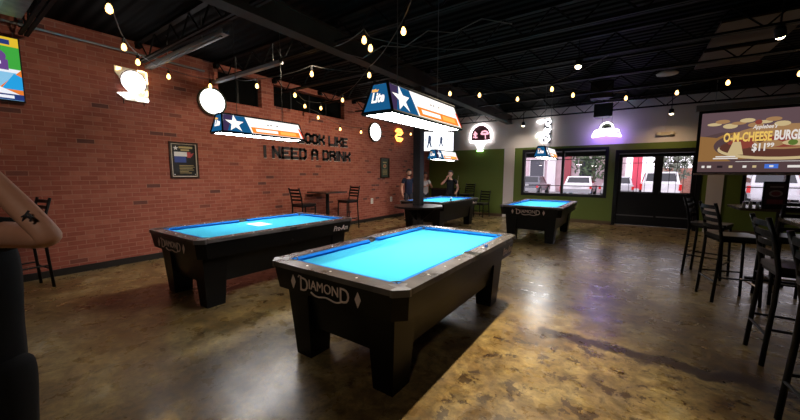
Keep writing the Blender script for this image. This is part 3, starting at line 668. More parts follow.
x = MB().tube([(p[0]*1.03, p[1]*1.03, .06) for p in arch + [arch[0]]], .024, 8); x.xf(UK()); x.build('outline_tube', E_NEON, s4)
x = MB()
for pts in ([(-.26, .1), (-.2, .17), (-.13, .1), (-.19, .03), (-.26, .1)], [(-.22, .2), (-.18, -.05)], [(-.28, 0), (-.12, -.02)]): x.tube([(*p, .055) for p in pts], .022, 6)
x.tube([(*p, .055) for p in [(.02, .08), (.06, .17), (.16, .19), (.25, .15), (.29, .07)]], .032, 6).tube([(.04, .09, .055), (.27, .08, .055)], .03, 6).tube([(.17, .09, .055), (.19, -.08, .055)], .02, 6)
x.xf(UK()); x.build('pink_tube', E_PINK, s4)
x = MB().tube([(*p, .06) for p in ell(0, -.24, .20, .05, 20)] + [(.2, -.24, .06)], .012, 6)
for k in range(6):
    a = -.19+.38*k/5
    x.tube([(a, -.25, .06), (a*.45, -.50, .06)], .006, 6)
for k in (0, 1): x.tube([(-.16+.04*k, -.33-.09*k, .06), (.16-.04*k, -.33-.09*k, .06)], .006, 6)
x.xf(UK()); x.build('hoop_tube', E('neon_hoop', (1., .96, 1.), 2.2), s4)
x = MB().tube([(-.12, -.51, .06), (.12, -.51, .06)], .020, 6); x.xf(UK()); x.build('green_tube', E_GREEN, s4)
s5 = neon('neon_sign', 'tall narrow white neon of curled shapes on the back wall beside the street window', (-2.42, YB, 2.90))
x = MB()
for pts in ([(-.25, .33), (-.15, .28), (-.2, .35), (-.08, .31), (-.12, .36), (.02, .30), (.0, .37)], [(.02, .35), (.12, .38), (.18, .3), (.1, .22), (.02, .26), (.06, .18), (.16, .15), (.18, .05), (.06, .02)],
            [(.02, .1), (-.02, 0), (.06, -.08), (.14, -.03), (.1, .08)], [(-.26, -.15), (-.2, -.06), (-.1, -.05), (-.02, -.12)], [(-.1, -.2), (.0, -.12), (.12, -.14), (.16, -.26), (.06, -.37), (-.06, -.36), (-.12, -.27), (-.1, -.2)], [(-.02, -.22), (.08, -.24), (.04, -.3)]): x.tube([(*p, .06) for p in pts], .017, 7)
x.xf(UK()); x.build('white_tube', E_NEON, s5)
x = MB().tube([(-.24, -.2, .06), (-.22, -.12, .06), (-.14, -.12, .06)], .02, 6); x.xf(UK()); x.build('green_tube', E_GREEN, s5)
x = MB().prism([(-.06, -.38), (.18, -.38), (.2, .38), (-.02, .38)], .01, .025); x.xf(UK()); x.build('backing', P('sign_smoke', (.10, .10, .11), .2), s5)
s6 = neon('neon_sign', 'white crown and ribbon neon with violet glow hanging near the double door', (-.69, YB-.25, 2.79))
x = MB().tube([(*p, .05) for p in [(-.17, .03), (-.13, .15), (-.06, .2), (0, .215), (.06, .2), (.13, .15), (.17, .03)]], .016, 7); x.tube([(*p, .05) for p in [(-.34, -.13), (-.28, -.01), (-.1, .03), (.1, .03), (.3, -.02), (.34, -.14), (.2, -.11), (0, -.08), (-.18, -.10), (-.34, -.13)]], .016, 7); x.xf(UK()); x.build('white_tube', E_NEON, s6)
x = MB().tube([(*p, .05) for p in [(-.26, -.06), (-.1, -.03), (.1, -.03), (.26, -.07)]], .02, 7); x.xf(UK()); x.build('ribbon_tube', E_NEON, s6)
x = MB().tube([(*p, .02) for p in [(-.36, -.17), (-.18, -.15), (0, -.13), (.2, -.16), (.37, -.19)]], .026, 7); x.xf(UK()); x.build('violet_tube', E_VIOLET, s6)
x = MB().prism([(-.30, -.12), (.30, -.13), (.28, -.02), (.15, .03), (.12, .14), (.05, .19), (-.05, .19), (-.12, .14), (-.15, .03), (-.28, -.01)], .015, .025); x.xf(UK()); x.build('backing', P('crown_glow_blocker', (.02, .02, .025), .4), s6)  # dark panel added to block the wall glow inside the crown
x = MB().tube([(*p, .04) for p in [(-.08, .08), (-.06, .13), (0, .15), (.06, .13), (.08, .08)]], .014, 7); x.xf(UK()); x.build('crown_detail', P('crown_dark', (.05, .08, .02), .4), s6)
for xx in (-.12, .12):
    x = MB().tube([(xx, .18, .04), (xx, ZC-2.79, .04)], .005, 6); x.xf(UK()); x.build('hanging_wire', M_BLACKM, s6)
em = thing('emergency_light', 'beige emergency light box with two lamp heads above the double door', 'light fixture', (.68, YB, 2.62))
x = MB().box((-.20, -.045, 0), (.20, .045, .07)); x.bevel(.01).xf(UK()); x.build('housing', P('aged_plastic', (.50, .40, .27), .5), em)
for xx in (-.14, .14):
    x = MB().lathe([(.035, .07), (.04, .10), (.03, .105), (0, .105)], 14, (xx, 0, 0)); x.xf(UK()); x.build('lamp_head', P('aged_lens', (.62, .55, .42), .2), em)
x = MB().tube([(0, .05, .02), (0, .85, .02)], .008, 6); x.xf(UK()); x.build('conduit', M_BEIGE, em)

# ------------------------------------------------------------------ televisions and the projection screen
SC = lambda n, c, s=1.: E('screen_'+n, c, s)
SMATS = [SC('violet', (.10, .05, .22)), SC('yellow', (.75, .50, .03)), SC('green', (.05, .38, .05)), SC('purple', (.14, .06, .25)), SC('orange', (.80, .20, .03)), SC('sky', (.25, .55, .80)), SC('white', (.85, .88, .95)), SC('navy', (.02, .04, .18)), SC('cyan', (.02, .35, .75)), SC('skin', (.5, .28, .18))]
tv = thing('wall_television', 'wide television showing a football player, at the near end of the brick wall', 'television', (XW, .08, 2.82))
x = MB().box((-.78, -.405, .06), (.78, .405, .10)); x.bevel(.006).xf(UB()); x.build('bezel', M_BLACKM, tv)
lay = [(R(-.765, -.425, .765, .425), 5), (R(-.765, -.425, .30, .425), 0), (ell(.08, -.16, .30, .22, 20), 6), (R(.30, .30, .765, .425), 1), (R(.33, .325, .44, .39), 7), (R(.48, .325, .55, .39), 4), (R(.60, .325, .69, .39), 7), (R(.30, .0, .765, .30), 2), (R(.30, -.15, .765, .0), 6), (R(.30, -.15, .765, -.05), 5),
       (ell(.52, .16, .13, .10, 16), 3), (R(.40, -.02, .66, .12), 3), (R(.46, .05, .60, .09), 6), ([(.36, .05), (.42, .10), (.44, -.10), (.36, -.10)], 9), ([(.50, -.35), (.765, .0), (.765, -.35)], 4), ([(.58, -.28), (.70, -.06), (.765, -.10), (.765, -.28)], 8), (R(.30, -.31, .52, -.16), 1), ([(.42, -.33), (.55, -.25), (.765, -.36)], 6),
       (R(-.765, -.425, .765, -.345), 7), (R(-.765, -.41, .28, -.36), 8), (R(.34, -.405, .68, -.365), 6)]
x = art('screen', [([(p[0], p[1]*.92) for p in q], c) for q, c in lay], SMATS, UB(.101), tv)
x = MB().box((-.18, -.15, 0), (.18, .15, .06)); x.xf(UB()); x.build('wall_mount', M_BLACKM, tv)
tv2 = thing('wall_television', 'bright television hung across the far corner, above the players', 'television', (-6.03, 11.10, 2.71), math.radians(40))
MB().box((-.60, -.03, -.36), (.60, .03, .36)).bevel(.006).build('bezel', M_BLACKM, tv2)
TM = [E('tv_white', (.95, .97, 1.), 2.2), E('tv_dark', (.05, .07, .14), 1.), E('tv_grey', (.55, .62, .72), 1.2)]
pl = lambda cx, s: [[(cx-.05*s, .2*s), (cx+.03*s, .24*s), (cx+.08*s, .12*s), (cx+.05*s, -.02*s), (cx+.10*s, -.22*s), (cx+.04*s, -.22*s), (cx-.01*s, -.06*s), (cx-.04*s, -.24*s), (cx-.10*s, -.24*s), (cx-.06*s, 0)]]
lay = [(R(-.585, -.345, .585, .345), 0)] + [(p, 1) for p in pl(-.32, 1) + pl(.12, .8)] + [(R(-.50, .0, -.44, .12), 2), (R(.34, .05, .37, .13), 1), (R(.28, .16, .31, .2), 2), (R(.43, -.02, .46, .12), 2), (R(-.1, .2, -.07, .26), 2)]
art('screen', lay, TM, frame((0, -.031, 0), (1, 0, 0), (0, 0, 1)), tv2)
MB().tube([(0, .03, 0), (0, .30, 0)], .03, 8).tube([(0, .30, 0), (0, .30, .78)], .03, 8).build('bracket_arm', M_BLACKM, tv2)

YS = 10.30; SX0, SX1, SZ0, SZ1 = 1.235, 3.37, 1.565, 2.885
ps = thing('projection_screen', 'pull-down projection screen showing a burger advert, near the double door', 'screen', ((SX0+SX1)/2, YS, (SZ0+SZ1)/2))
w2, h2 = (SX1-SX0)/2, (SZ1-SZ0)/2
x = MB().box((-w2-.06, -.004, -h2-.03), (w2+.06, .004, h2+.06)); x.build('screen_fabric', M_BLACKM, ps)
MB().tube([(-w2-.06, 0, -h2-.045), (w2+.06, 0, -h2-.045)], .02, 8).build('bottom_bar', P('pale_bar', (.45, .40, .38), .5), ps)
MB().box((-w2-.12, -.06, h2+.06), (w2+.12, .06, h2+.19)).bevel(.012).build('housing', P('screen_case', (.16, .15, .15), .5), ps)
for xx in (-w2+.2, w2-.2): MB().tube([(xx, 0, h2+.19), (xx, 0, 3.60-(SZ0+SZ1)/2)], .006, 6).build('hanging_rod', M_METAL, ps)
AM = [E('ad_umber', (.085, .050, .052), 1.), E('ad_wood', (.27, .135, .045), 1.), E('ad_plum', (.115, .070, .080), 1.), E('ad_cream', (.55, .42, .22), 1.), E('ad_bun', (.34, .19, .085), 1.), E('ad_meat', (.10, .035, .025), 1.), E('ad_red', (.24, .05, .035), 1.), E('ad_white', (.75, .70, .66), 1.), E('ad_black', (.02, .012, .015), 1.), E('ad_blue', (.06, .16, .62), 1.), E('ad_gold', (.80, .52, .12), 1.), E('ad_green', (.10, .16, .03), 1.)]
a = -w2
lay = [(R(-w2, -h2, w2, h2), 2), ([(-w2, -.42), (-w2, .12), (-w2+.35, .22), (.1, .2), (w2, .2), (w2, -.42)], 0), ([(-w2, -.42), (-w2, .15), (-w2+.30, .1), (-w2+.22, -.18), (-w2+.55, -.42)], 1),
       (ell(-w2+.68, -.08, .50, .30, 28), 1), (ell(-w2+.68, -.08, .44, .25, 28), 0),
       (ell(.22, -.16, .98, .24, 32), 3), (ell(.22, -.12, .95, .22, 32), 5), (ell(.25, .08, .82, .26, 28), 4), (ell(.25, -.02, .86, .12, 28), 6), (ell(.0, -.06, .25, .08, 16), 4), (ell(.5, -.05, .28, .07, 16), 3), (ell(-.35, -.05, .16, .10, 16), 6)]
for i in range(9): lay.append((ell(-w2+.22+.13*i, .40+.06*math.sin(i*2.1), .12, .035+.01*(i % 3), 14), 3 if i % 2 == 0 else 4))
for i in range(7): lay.append((ell(-.35+.24*i, -.02+.05*math.sin(i*1.9), .07, .06, 12), (6, 5, 4, 11, 3, 5, 6)[i]))
lay += [(ell(w2-.15, .32, .25, .10, 16), 3), ([(-.60, -.28), (-.52, .0), (-.40, .0), (-.34, -.28)], 3), (R(-w2, -h2, w2, -.43), 0), (R(-w2+.62, -.435, w2-.3, -.425), 7)]
for i, (xa, ww, c) in enumerate(((.07, .05, 7), (.16, .07, 7), (.33, .09, 8), (.52, .06, 3), (.74, .06, 7), (.89, .06, 3), (1.07, .20, 9), (1.40, .24, 7), (1.70, .50, 7))): lay.append((R(a+xa, -.58 if c in (9,) else -.565, a+xa+ww, -.49 if c in (9,) else -.515), c))
lay += [(R(a+1.14, -.555, a+1.20, -.515), 7), (R(-.78, -.33, -.46, -.305), 7), (R(-.82, -.37, -.42, -.345), 7)]
sf = art('projected_picture', lay, AM, frame((0, -.005, 0), (1, 0, 0), (0, 0, 1)), ps, .0005, .0006)
Mx = frame((0, -.035, 0), (1, 0, 0), (0, 0, 1)); x = MB()
text_bm(x, 'O-M-CHEESE', .74, .205, -.31, .10, 0, .003, .035, 0); text_bm(x, 'BURGER', .47, .205, .33, .11, 0, .003, .035, 1); text_bm(x, '$11', .20, .19, -.12, -.14, 0, .003, .03, 1); text_bm(x, '99', .11, .09, .05, -.09, 0, .003, .03, 1)
text_bm(x, 'Applebee\u2019s', .36, .11, -.06, .29, 0, .003, .015, 1, .3); x.poly([(p[0], p[1], .001) for p in ell(-.16, .40, .055, .05, 14)], 2)
x.xf(Mx); x.build('projected_lettering', [AM[10], AM[7], AM[6], AM[8]], sf)

# ------------------------------------------------------------------ ceiling clutter: conduit, ducts, speakers, spot heads, string lights
cd = thing('conduit_pipe', 'thin grey conduit running along the top of the brick wall', 'pipe', (XW, 0, 3.42))
MB().tube([(.06, -2.8, .04), (.06, 3.18, -.02)], .017, 8).build('pipe', M_METAL, cd)
for y in (-1.5, .9, 2.6): MB().box((.002, y-.02, -.02), (.05, y+.02, .07)).build('clamp', M_BLACKM, cd)
sl = thing('strut_channel', 'pale steel strut from the brick wall above the glowing square sign', 'strut', (XW, 2.30, 3.25))
MB().box((0, -.045, -.03), (2.5, .045, -.02)).box((0, -.045, -.02), (2.5, -.035, .02)).box((0, .035, -.02), (2.5, .045, .02)).build('channel', P('strut_grey', (.26, .27, .28), .4, .3), sl)
MB().tube([(.1, 0, -.035), (2.4, 0, -.035)], .016, 6).build('clipped_pipe', P('strut_dark', (.07, .07, .07), .4), sl)
sl2 = thing('strut_channel', 'pale steel strut from the brick wall above the round lit sign', 'strut', (XW, 3.38, 3.25))
MB().box((0, -.04, -.03), (2.1, .04, -.02)).box((0, -.04, -.02), (2.1, -.03, .02)).box((0, .03, -.02), (2.1, .04, .02)).build('channel', P('strut_grey', (.26, .27, .28), .4, .3), sl2)
for p in (sl, sl2):
    for xx in (.8, 1.9): MB().tube([(xx, 0, -.02), (xx, 0, .33)], .006, 6).build('hanger_rod', M_METAL, p)
du = thing('air_duct', 'rectangular steel air duct under the ceiling above the near television', 'duct', (-5.62, .30, 3.30))
MB().box((-.42, -1.6, 0), (.38, .52, .24)).bevel(.01).build('duct_run', M_GALV, du)
MB().box((-.43, .30, -.005), (.39, .34, .25)).build('flange', M_METAL, du)
for yy in (-1.2, .1): MB().box((-.44, yy-.02, .24), (-.42, yy+.02, .32)).box((.38, yy-.02, .24), (.40, yy+.02, .32)).build('hanger_strap', M_METAL, du)
for i, (ya, yb2) in enumerate(((6.12, 7.16), (7.40, 8.43))):  # panels whose brown stands in for warm light on the deck
    t = thing('lit_deck_panel', ('brown panel painted as warm-lit deck between ceiling joists over the stools', 'brown panel painted as warm-lit deck between joists nearer the projection screen')[i], 'panel', (1.25, (ya+yb2)/2, 3.46))
    MB().box((-.42, -(yb2-ya)/2, 0), (.42, (yb2-ya)/2, .03)).bevel(.008).build('sheet', P('warm_lit_brown', (.040, .017, .006), .55, 0, .3), t)
    for xx in (-.3, .3): MB().box((xx-.01, -.02, .03), (xx+.01, .02, ZC-3.46)).build('hanger_strap', M_METAL, t)
def speaker(label, loc, rz):
    t = thing('ceiling_speaker', label, 'speaker', loc, rz, 'black speakers under the ceiling')
    MB().hexa([(-.22, -.14, -.20), (.22, -.14, -.20), (.17, .14, -.20), (-.17, .14, -.20), (-.22, -.14, .16), (.22, -.14, .16), (.17, .14, .16), (-.17, .14, .16)]).bevel(.012).build('cabinet', M_BLACKM, t)
    MB().box((-.20, -.150, -.18), (.20, -.142, .14)).build('grille', P('speaker_grille', (.016, .016, .018), .7), t)
    MB().tube([(0, 0, .16), (0, 0, ZC-loc[2])], .02, 8).build('hanging_pole', M_BLACKM, t)
speaker('black box speaker under the ceiling, the nearer of the pair above the street window', (-.70, 8.95, 3.41), .2)
speaker('black box speaker under the ceiling by the back wall, above the violet crown neon', (-.78, 11.0, 3.30), .1)
cs = thing('ceiling_disc', 'pale round disc speaker hanging under the dark ceiling beyond the stools', 'speaker', (.42, 8.1, 3.36))
MB().lathe([(.16, 0), (.17, .02), (.12, .05), (.03, .06), (0, .06)], 24).build('disc', P('pale_disc', (.5, .47, .42), .5), cs, True)
MB().tube([(0, 0, .06), (0, 0, ZC-3.36)], .008, 6).build('stem', M_BLACKM, cs)

def spot_head(label, loc, target, power, cone, col=(1., .80, .52), blend=.5, rad=.03, glow=12., zc=ZC):
    t = thing('spot_light', label, 'spot light', loc, 0, 'spot heads on the ceiling')
    d = (V(target)-V(loc)).normalized(); u = d.cross(V((0, 0, 1)) if abs(d.z) < .95 else V((1, 0, 0))).normalized(); M = frame((0, 0, 0), u, d.cross(u)*-1)
    zax = M.to_3x3() @ V((0, 0, 1))
    if zax.dot(d) < 0: M = frame((0, 0, 0), -u, d.cross(u)*-1)
    b = MB().lathe([(.03, -.12), (.05, -.10), (.055, .0), (.052, .0), (.047, -.02), (0, -.02)], 16); b.xf(M); b.build('head', M_BLACKM, t, True)
    b = MB().lathe([(.046, -.018), (.042, .012), (.026, .030), (0, .036)], 16); b.xf(M); b.build('lens', E('spot_lens', (1., .82, .55), glow), t)
    MB().tube([-d*.09, V((0, 0, .06))-d*.09, V((0, 0, zc-loc[2]))], .010, 6).build('stem', M_BLACKM, t)
    l = bpy.data.lights.new('spot_beam', 'SPOT'); l.energy = power; l.color = col; l.spot_size = math.radians(cone); l.spot_blend = blend; l.shadow_soft_size = rad
    o = bpy.data.objects.new('spot_beam', l); COL.objects.link(o); o.parent = t; o.location = d*.06
    o.rotation_euler = d.to_track_quat('-Z', 'Y').to_euler()
    return t
spot_head('bright flood head under the ceiling above the nearest pool table', (-1.00, 4.10, 3.50), (-1.30, 2.4, 0), W_FLOOD, 64, (1., .82, .54), 1., .03)
spot_head('small spot head under the ceiling nearest the back wall, beside the backboard neon', (-2.95, 11.10, 3.05), (-3.1, 11.3, 0), 32, 165, (1., .86, .72), 1.)
spot_head('small spot head aimed at the emergency light above the double door', (.72, 11.0, 3.05), (.7, 11.2, 0), 30, 160, (1., .70, .42), .9)
spot_head('pale spot head on the ceiling above the street window pool table', (-.80, 6.02, 3.18), (-1.0, 5.5, 0), 120, 72, (1., .90, .76), 1.)
spot_head('pale spot head on the ceiling above the stools', (1.36, 6.05, 3.16), (2.2, 8, 0), 8, 70, blend=.8)
for i, (y, k) in enumerate(((1.3, .55), (3.6, 1.05), (5.7, 1.3), (7.8, .75))):  # heads added out of sight behind the girder to brighten the brick wall
    spot_head('added wall-washing spot head hidden beside the ceiling girder ' + ('closest to the camera', 'level with the round lit sign', 'level with the painted slogan', 'nearest the corner television')[i], (-3.93, y, 3.40), (XW, y+.15, 1.85), W_WALL*k, 98, (1., .82, .60), 1., .05)
spot_head('added broad flood head under the ceiling, unseen behind the camera', (.4, -1.5, 3.45), (-1.9, 1.6, .6), 60, 80, (1., .86, .70), .9, .12)  # unseen flood added to lift the near table ends and the raised arm
def string(label, pts, bulbs, group='warm bulb strings across the ceiling'):
    """pts: wire knots; bulbs hang below the listed knots"""
    t = thing('string_light', label, 'string lights', (0, 0, 0), 0, group); t.location = pts[0]; o = V(pts[0]); w = []
    for a, b2 in zip(pts, pts[1:]):
        a, b2 = V(a)-o, V(b2)-o; sag = .035*(b2-a).length
        for k in range(8): f = k/8; w.append(a.lerp(b2, f)-V((0, 0, sag*4*f*(1-f))))
    w.append(V(pts[-1])-o); MB().tube(w, .006, 5).build('wire', P('cable_black', (.035, .033, .03), .5), t)
    for p in bulbs:
        q = V(p)-o
        s = MB().lathe([(.016, .055), (.017, .02), (.012, .0)], 10, q+V((0, 0, -.0))).tube([q+V((0, 0, .05)), q+V((0, 0, .085))], .006, 5).build('socket', M_BLACKM, t)
        MB().lathe([(.010, .004), (.022, -.02), (.029, -.045), (.026, -.068), (.012, -.082), (0, -.086)], 12, q).build('bulb', E_BULB, t, True)
    return t
up_ = lambda p, d=.085: (p[0], p[1], p[2]+d)
def S_(label, ps, pre=None, post=None):
    string(label, ([pre] if pre else [])+[up_(p) for p in ps]+([post] if post else []), ps)
S_('warm bulb string dropping to the top of the brick wall above the square glowing sign', [(-4.00, 1.095, 3.02), (-5.28, 1.56, 3.09), (-5.82, 1.865, 3.09), (-6.45, 2.48, 3.14), (-6.62, 3.23, 3.17)], (-2.2, .9, 3.27))
S_('warm bulb pair between the round lit sign and the girder', [(-5.60, 3.546, 3.09), (-4.35, 3.73, 3.14)], (-6.7, 3.75, 3.4), (-3.75, 4.68, 3.27))
S_('long warm bulb string from over the brick wall slogan to above the nearest lamp', [(-5.60, 4.362, 3.09), (-6.30, 5.176, 3.09), (-6.17, 5.542, 3.09), (-5.13, 5.213, 3.09), (-3.51, 4.168, 3.09), (-2.154, 3.143, 3.09)], None, (-1.2, 2.17, 3.27))
S_('close pair of warm bulbs under the ceiling above the nearest lit lamp', [(-2.67, 3.083, 3.09), (-2.77, 3.316, 3.09)], (-3.5, 3.40, 3.24), (-1.9, 4.68, 3.27))
S_('warm bulb string along the brick wall past the slogan toward the corner', [(-6.45, 5.70, 2.92), (-6.60, 6.60, 2.75), (-6.60, 7.45, 2.76), (-6.47, 9.923, 2.94)], (-6.62, 5.2, 3.2), (-6.5, 11.3, 3.2))
S_('warm bulb string crossing the far half of the ceiling above the street window', [(-2.994, 5.973, 3.09), (-2.567, 6.408, 3.09), (-2.046, 7.178, 3.09), (-1.05, 7.432, 3.09), (-.20, 8.314, 3.09)], (-3.48, 6.0, 3.27))
S_('short warm bulb string above the pool table by the street window', [(-1.30, 6.709, 3.09)], (-2.2, 6.0, 3.27), (-.4, 6.0, 3.27))
S_('warm bulb string leading toward the top of the projection screen', [(.60, 8.306, 3.09), (1.23, 7.904, 3.09), (2.016, 7.832, 3.09)], (-.1, 8.55, 3.27), (3.0, 8.55, 3.27))
cb = thing('sagging_cable', 'pale loose cable drooping under the girder between joists', 'cable', (-3.45, 3.7, 3.16))
w = [(.0+.33*k, -.15+.02*k, .03-.10*math.sin(math.pi*(k % 2)/2)-.03*math.sin(k)) for k in range(8)]
MB().tube(w, .006, 5).build('cable', P('cable_grey', (.10, .09, .08), .5), cb)

# ------------------------------------------------------------------ people
SK = noisy('skin', (.54, .26, .17), (.60, .31, .21), 12, .5, spec=.35)
EYEW, EYED, LIP = P('eye_white', (.7, .68, .65), .3), P('eye_dark', (.02, .012, .01), .2), P('lip', (.40, .13, .11), .5)
def skinmesh(verts, edges, radii, sub=2):
    me = bpy.data.meshes.new('sk'); me.from_pydata([tuple(v) for v in verts], edges, []); o = bpy.data.objects.new('sk', me); COL.objects.link(o)
    md = o.modifiers.new('Skin', 'SKIN'); md.use_smooth_shade = True; md.branch_smoothing = .6
    for i, r in enumerate(radii):
        r = r if isinstance(r, tuple) else (r, r)
        me.skin_vertices[0].data[i].radius = r; me.skin_vertices[0].data[i].use_root = (i == 0)
    sb = o.modifiers.new('Sub', 'SUBSURF'); sb.levels = sub; sb.render_levels = sub
    dg = bpy.context.evaluated_depsgraph_get(); dg.update()
    out = bpy.data.meshes.new_from_object(o.evaluated_get(dg)); bpy.data.objects.remove(o); bpy.data.meshes.remove(me); return out
def chain(mb, pts, radii, sub=2, edges=None):
    me = skinmesh(pts, edges or [(i, i+1) for i in range(len(pts)-1)], radii, sub); mb.bm.from_mesh(me); bpy.data.meshes.remove(me)
    for f in mb.bm.faces: f.smooth = True
    return mb
def hand(mb, wr, d, palm_n, s=1., side=1, curl=.5):
    """palm and five bent fingers; d along the hand, palm_n out of the palm"""
    d = V(d).normalized(); n = V(palm_n); n = (n-d*n.dot(d)).normalized(); a = d.cross(n)*side; wr = V(wr)
    chain(mb, [wr-d*.01, wr+d*.035*s, wr+d*.075*s], [(.024*s, .017*s), (.036*s, .016*s), (.036*s, .013*s)])
    for i, (off, ln) in enumerate(((-.027, .070), (-.009, .080), (.009, .075), (.026, .058))):
        p = wr+d*.070*s+a*off*s; pts = [p-d*.01]; ang = .1
        for k in range(3):
            ang += curl*(.5 if k == 0 else 1); p = p+(d*math.cos(ang)+n*math.sin(ang))*ln*s*(.45, .32, .26)[k]; pts.append(p)
        chain(mb, pts, [.0095*s, .009*s, .008*s, .0065*s], 1)
    t0 = wr+d*.02*s-a*.03*s; chain(mb, [t0, t0+(d*.6-a*.6+n*.3)*.038*s, t0+(d*.9-a*.5+n*.5)*.065*s, t0+(d*1.1-a*.3+n*.7)*.085*s], [.012*s, .011*s, .010*s, .008*s], 1)
def head(mb, c, s, yaw=0., pitch=0.):
    Mh = Matrix.Translation(V(c)) @ Matrix.Rotation(yaw, 4, 'Z') @ Matrix.Rotation(pitch, 4, 'X') @ Matrix.Scale(s, 4); t = MB()
    t.ball((0, 0, 0), .1, 3, (.76, .95, 1.15))
    for v in t.bm.verts:
        if v.co.z < -.02: k = min(1, (-.02-v.co.z)/.10); v.co.x *= 1-.34*k; v.co.y = v.co.y*(1-.22*k)-.012*k
    t.hexa([(-.012, -.085, -.03), (.012, -.085, -.03), (.008, -.085, .02), (-.008, -.085, .02), (-.013, -.116, -.03), (.013, -.116, -.03), (.005, -.098, .02), (-.005, -.098, .02)])
    for sx in (-1, 1):
        t.ball((sx*.028, -.081, .012), .0115, 2, (1.25, .6, .8), 1); t.ball((sx*.028, -.088, .012), .0055, 1, (1, .5, 1), 2); t.ball((sx*.077, .008, -.005), .03, 2, (.35, .7, 1.05), 0)
        t.hexa([(sx*.014, -.092, .028), (sx*.042, -.084, .030), (sx*.042, -.080, .035), (sx*.014, -.088, .034), (sx*.014, -.094, .029), (sx*.042, -.087, .031), (sx*.042, -.083, .036), (sx*.014, -.092, .035)], 2)
    t.ball((0, -.082, -.052), .02, 2, (1.05, .45, .32), 3)
    t.xf(Mh); me = bpy.data.meshes.new('h'); t.bm.to_mesh(me); t.bm.free(); mb.bm.from_mesh(me); bpy.data.meshes.remove(me); return Mh
def hair(Mh, col, name, parent, long=0., beard=False):
    t = MB().ball((0, .008, .016), .108, 3, (.80, .98, 1.12))
    dead = [v for v in t.bm.verts if (v.co.y < -.035 and v.co.z < .062) or (v.co.z < -.045-long and True) or (v.co.y < .02 and v.co.z < .0 and long == 0)]
    bmesh.ops.delete(t.bm, geom=dead, context='VERTS')
    if long: t.ball((0, .085, -.05-long/2), .06, 2, (.9, .6, 1.2+long*6))
    t.xf(Mh); o = t.build(name, P('hair_%s' % name+str(col), col, .6), parent, True)
    if beard:
        b2 = MB().ball((0, -.035, -.075), .06, 3, (.98, .95, .72)); bmesh.ops.delete(b2.bm, geom=[v for v in b2.bm.verts if v.co.z > -.055 or v.co.y > .0], context='VERTS'); b2.xf(Mh); b2.build('beard', P('hair_%s' % name+str(col), col, .6), parent, True)
def person(label, loc, rz, H, shirt, legwear, hair_c, ov={}, sleeve=.5, shorts=False, head_yaw=0., head_pitch=0., long=0., beard=False, shoe=(.02, .02, .02), hands={}, arm=1., hip=1.):
    s = H/1.75; t = thing('person', label, 'person', loc, rz)
    J = dict(pel=(0, 0, .93), bel=(0, -.01, 1.08), che=(0, 0, 1.27), nb=(0, .01, 1.43), nk=(0, -.005, 1.50), hd=(0, -.025, 1.63), shl=(.17, 0, 1.40), shr=(-.17, 0, 1.40), ell=(.245, .03, 1.12), elr=(-.245, .03, 1.12),
             wrl=(.23, -.09, .90), wrr=(-.23, -.09, .90), hil=(.085, 0, .90), hir=(-.085, 0, .90), knl=(.10, -.03, .49), knr=(-.10, -.03, .49), anl=(.11, .02, .085), anr=(-.11, .02, .085))
    J = {k: V(v)*s for k, v in J.items()}
    for k, v in ov.items(): J[k] = V(v)
    RR = dict(pel=(.135, .10), bel=(.125, .10), che=(.145, .105), nb=.070, nk=.052, shl=.060, shr=.060, ell=.042, elr=.042, wrl=.028, wrr=.028, hil=.085, hir=.085, knl=.055, knr=.055, anl=.038, anr=.038)
    for k in ('ell', 'elr', 'shl', 'shr'): RR[k] *= arm
    for k in ('hil', 'hir'): RR[k] *= hip
    RR['pel'] = (RR['pel'][0]*hip, RR['pel'][1])
    RR = {k: (tuple(q*s for q in v) if isinstance(v, tuple) else v*s) for k, v in RR.items()}
    def sub(names, edges, grow, extra={}):
        pts = [extra[n][0] if n in extra else J[n] for n in names]; rad = []
        for n in names:
            r = extra[n][1] if n in extra else RR[n]; rad.append(tuple(q+grow for q in r) if isinstance(r, tuple) else r+grow)
        ix = {n: i for i, n in enumerate(names)}
        return skinmesh(pts, [(ix[a], ix[b2]) for a, b2 in edges], rad)
    ex = {'top': (J['nk']+(J['hd']-J['nk'])*.55, .050*s), 'ftl': (J['anl']+V((.02, -.14, -.045))*s, .030*s), 'ftr': (J['anr']+V((-.02, -.14, -.045))*s, .030*s)}
    for q in 'lr':
        ex['ua'+q] = (J['sh'+q].lerp(J['el'+q], .5), .050*s*arm); ex['fa'+q] = (J['el'+q].lerp(J['wr'+q], .35), .043*s*arm); ex['sl'+q] = (J['sh'+q].lerp(J['el'+q], sleeve), (.052-.008*sleeve)*s); ex['th'+q] = (J['hi'+q].lerp(J['kn'+q], .5), .075*s*hip); ex['ca'+q] = (J['kn'+q].lerp(J['an'+q], .35), .055*s)
    ex['low'] = (J['pel']+V((0, .005, -.085))*s, (.115*s*hip, .085*s)); ex['shc'] = (J['nb'].lerp(J['che'], .35), (.120*s, .080*s)); ex['wai'] = (J['pel']+V((0, 0, .05))*s, (.132*s*hip, .10*s))
    for q, sd in (('l', 1), ('r', -1)):
        ex['cl'+q] = (J['shc_'] if False else ex['shc'][0].lerp(J['sh'+q], .45), .060*s); ex['gr'+q] = (J['hi'+q]+V((-sd*.02, .0, .05))*s, .085*s*hip)
    TORSO = ['low', 'pel', 'bel', 'che', 'shc', 'nb', 'nk', 'top']; ARM = lambda q: ['cl'+q, 'sh'+q, 'ua'+q, 'el'+q, 'fa'+q, 'wr'+q]; LEG = lambda q: ['gr'+q, 'hi'+q, 'th'+q, 'kn'+q, 'ca'+q, 'an'+q]
    def parts(b2, chains, grow):
        for names in chains:
            me = sub(names, list(zip(names, names[1:])), grow, ex); b2.bm.from_mesh(me); bpy.data.meshes.remove(me)
        return b2
    mb = parts(MB(), [TORSO, ARM('l'), ARM('r'), LEG('l'), LEG('r'), ['anl', 'ftl'], ['anr', 'ftr']], 0)
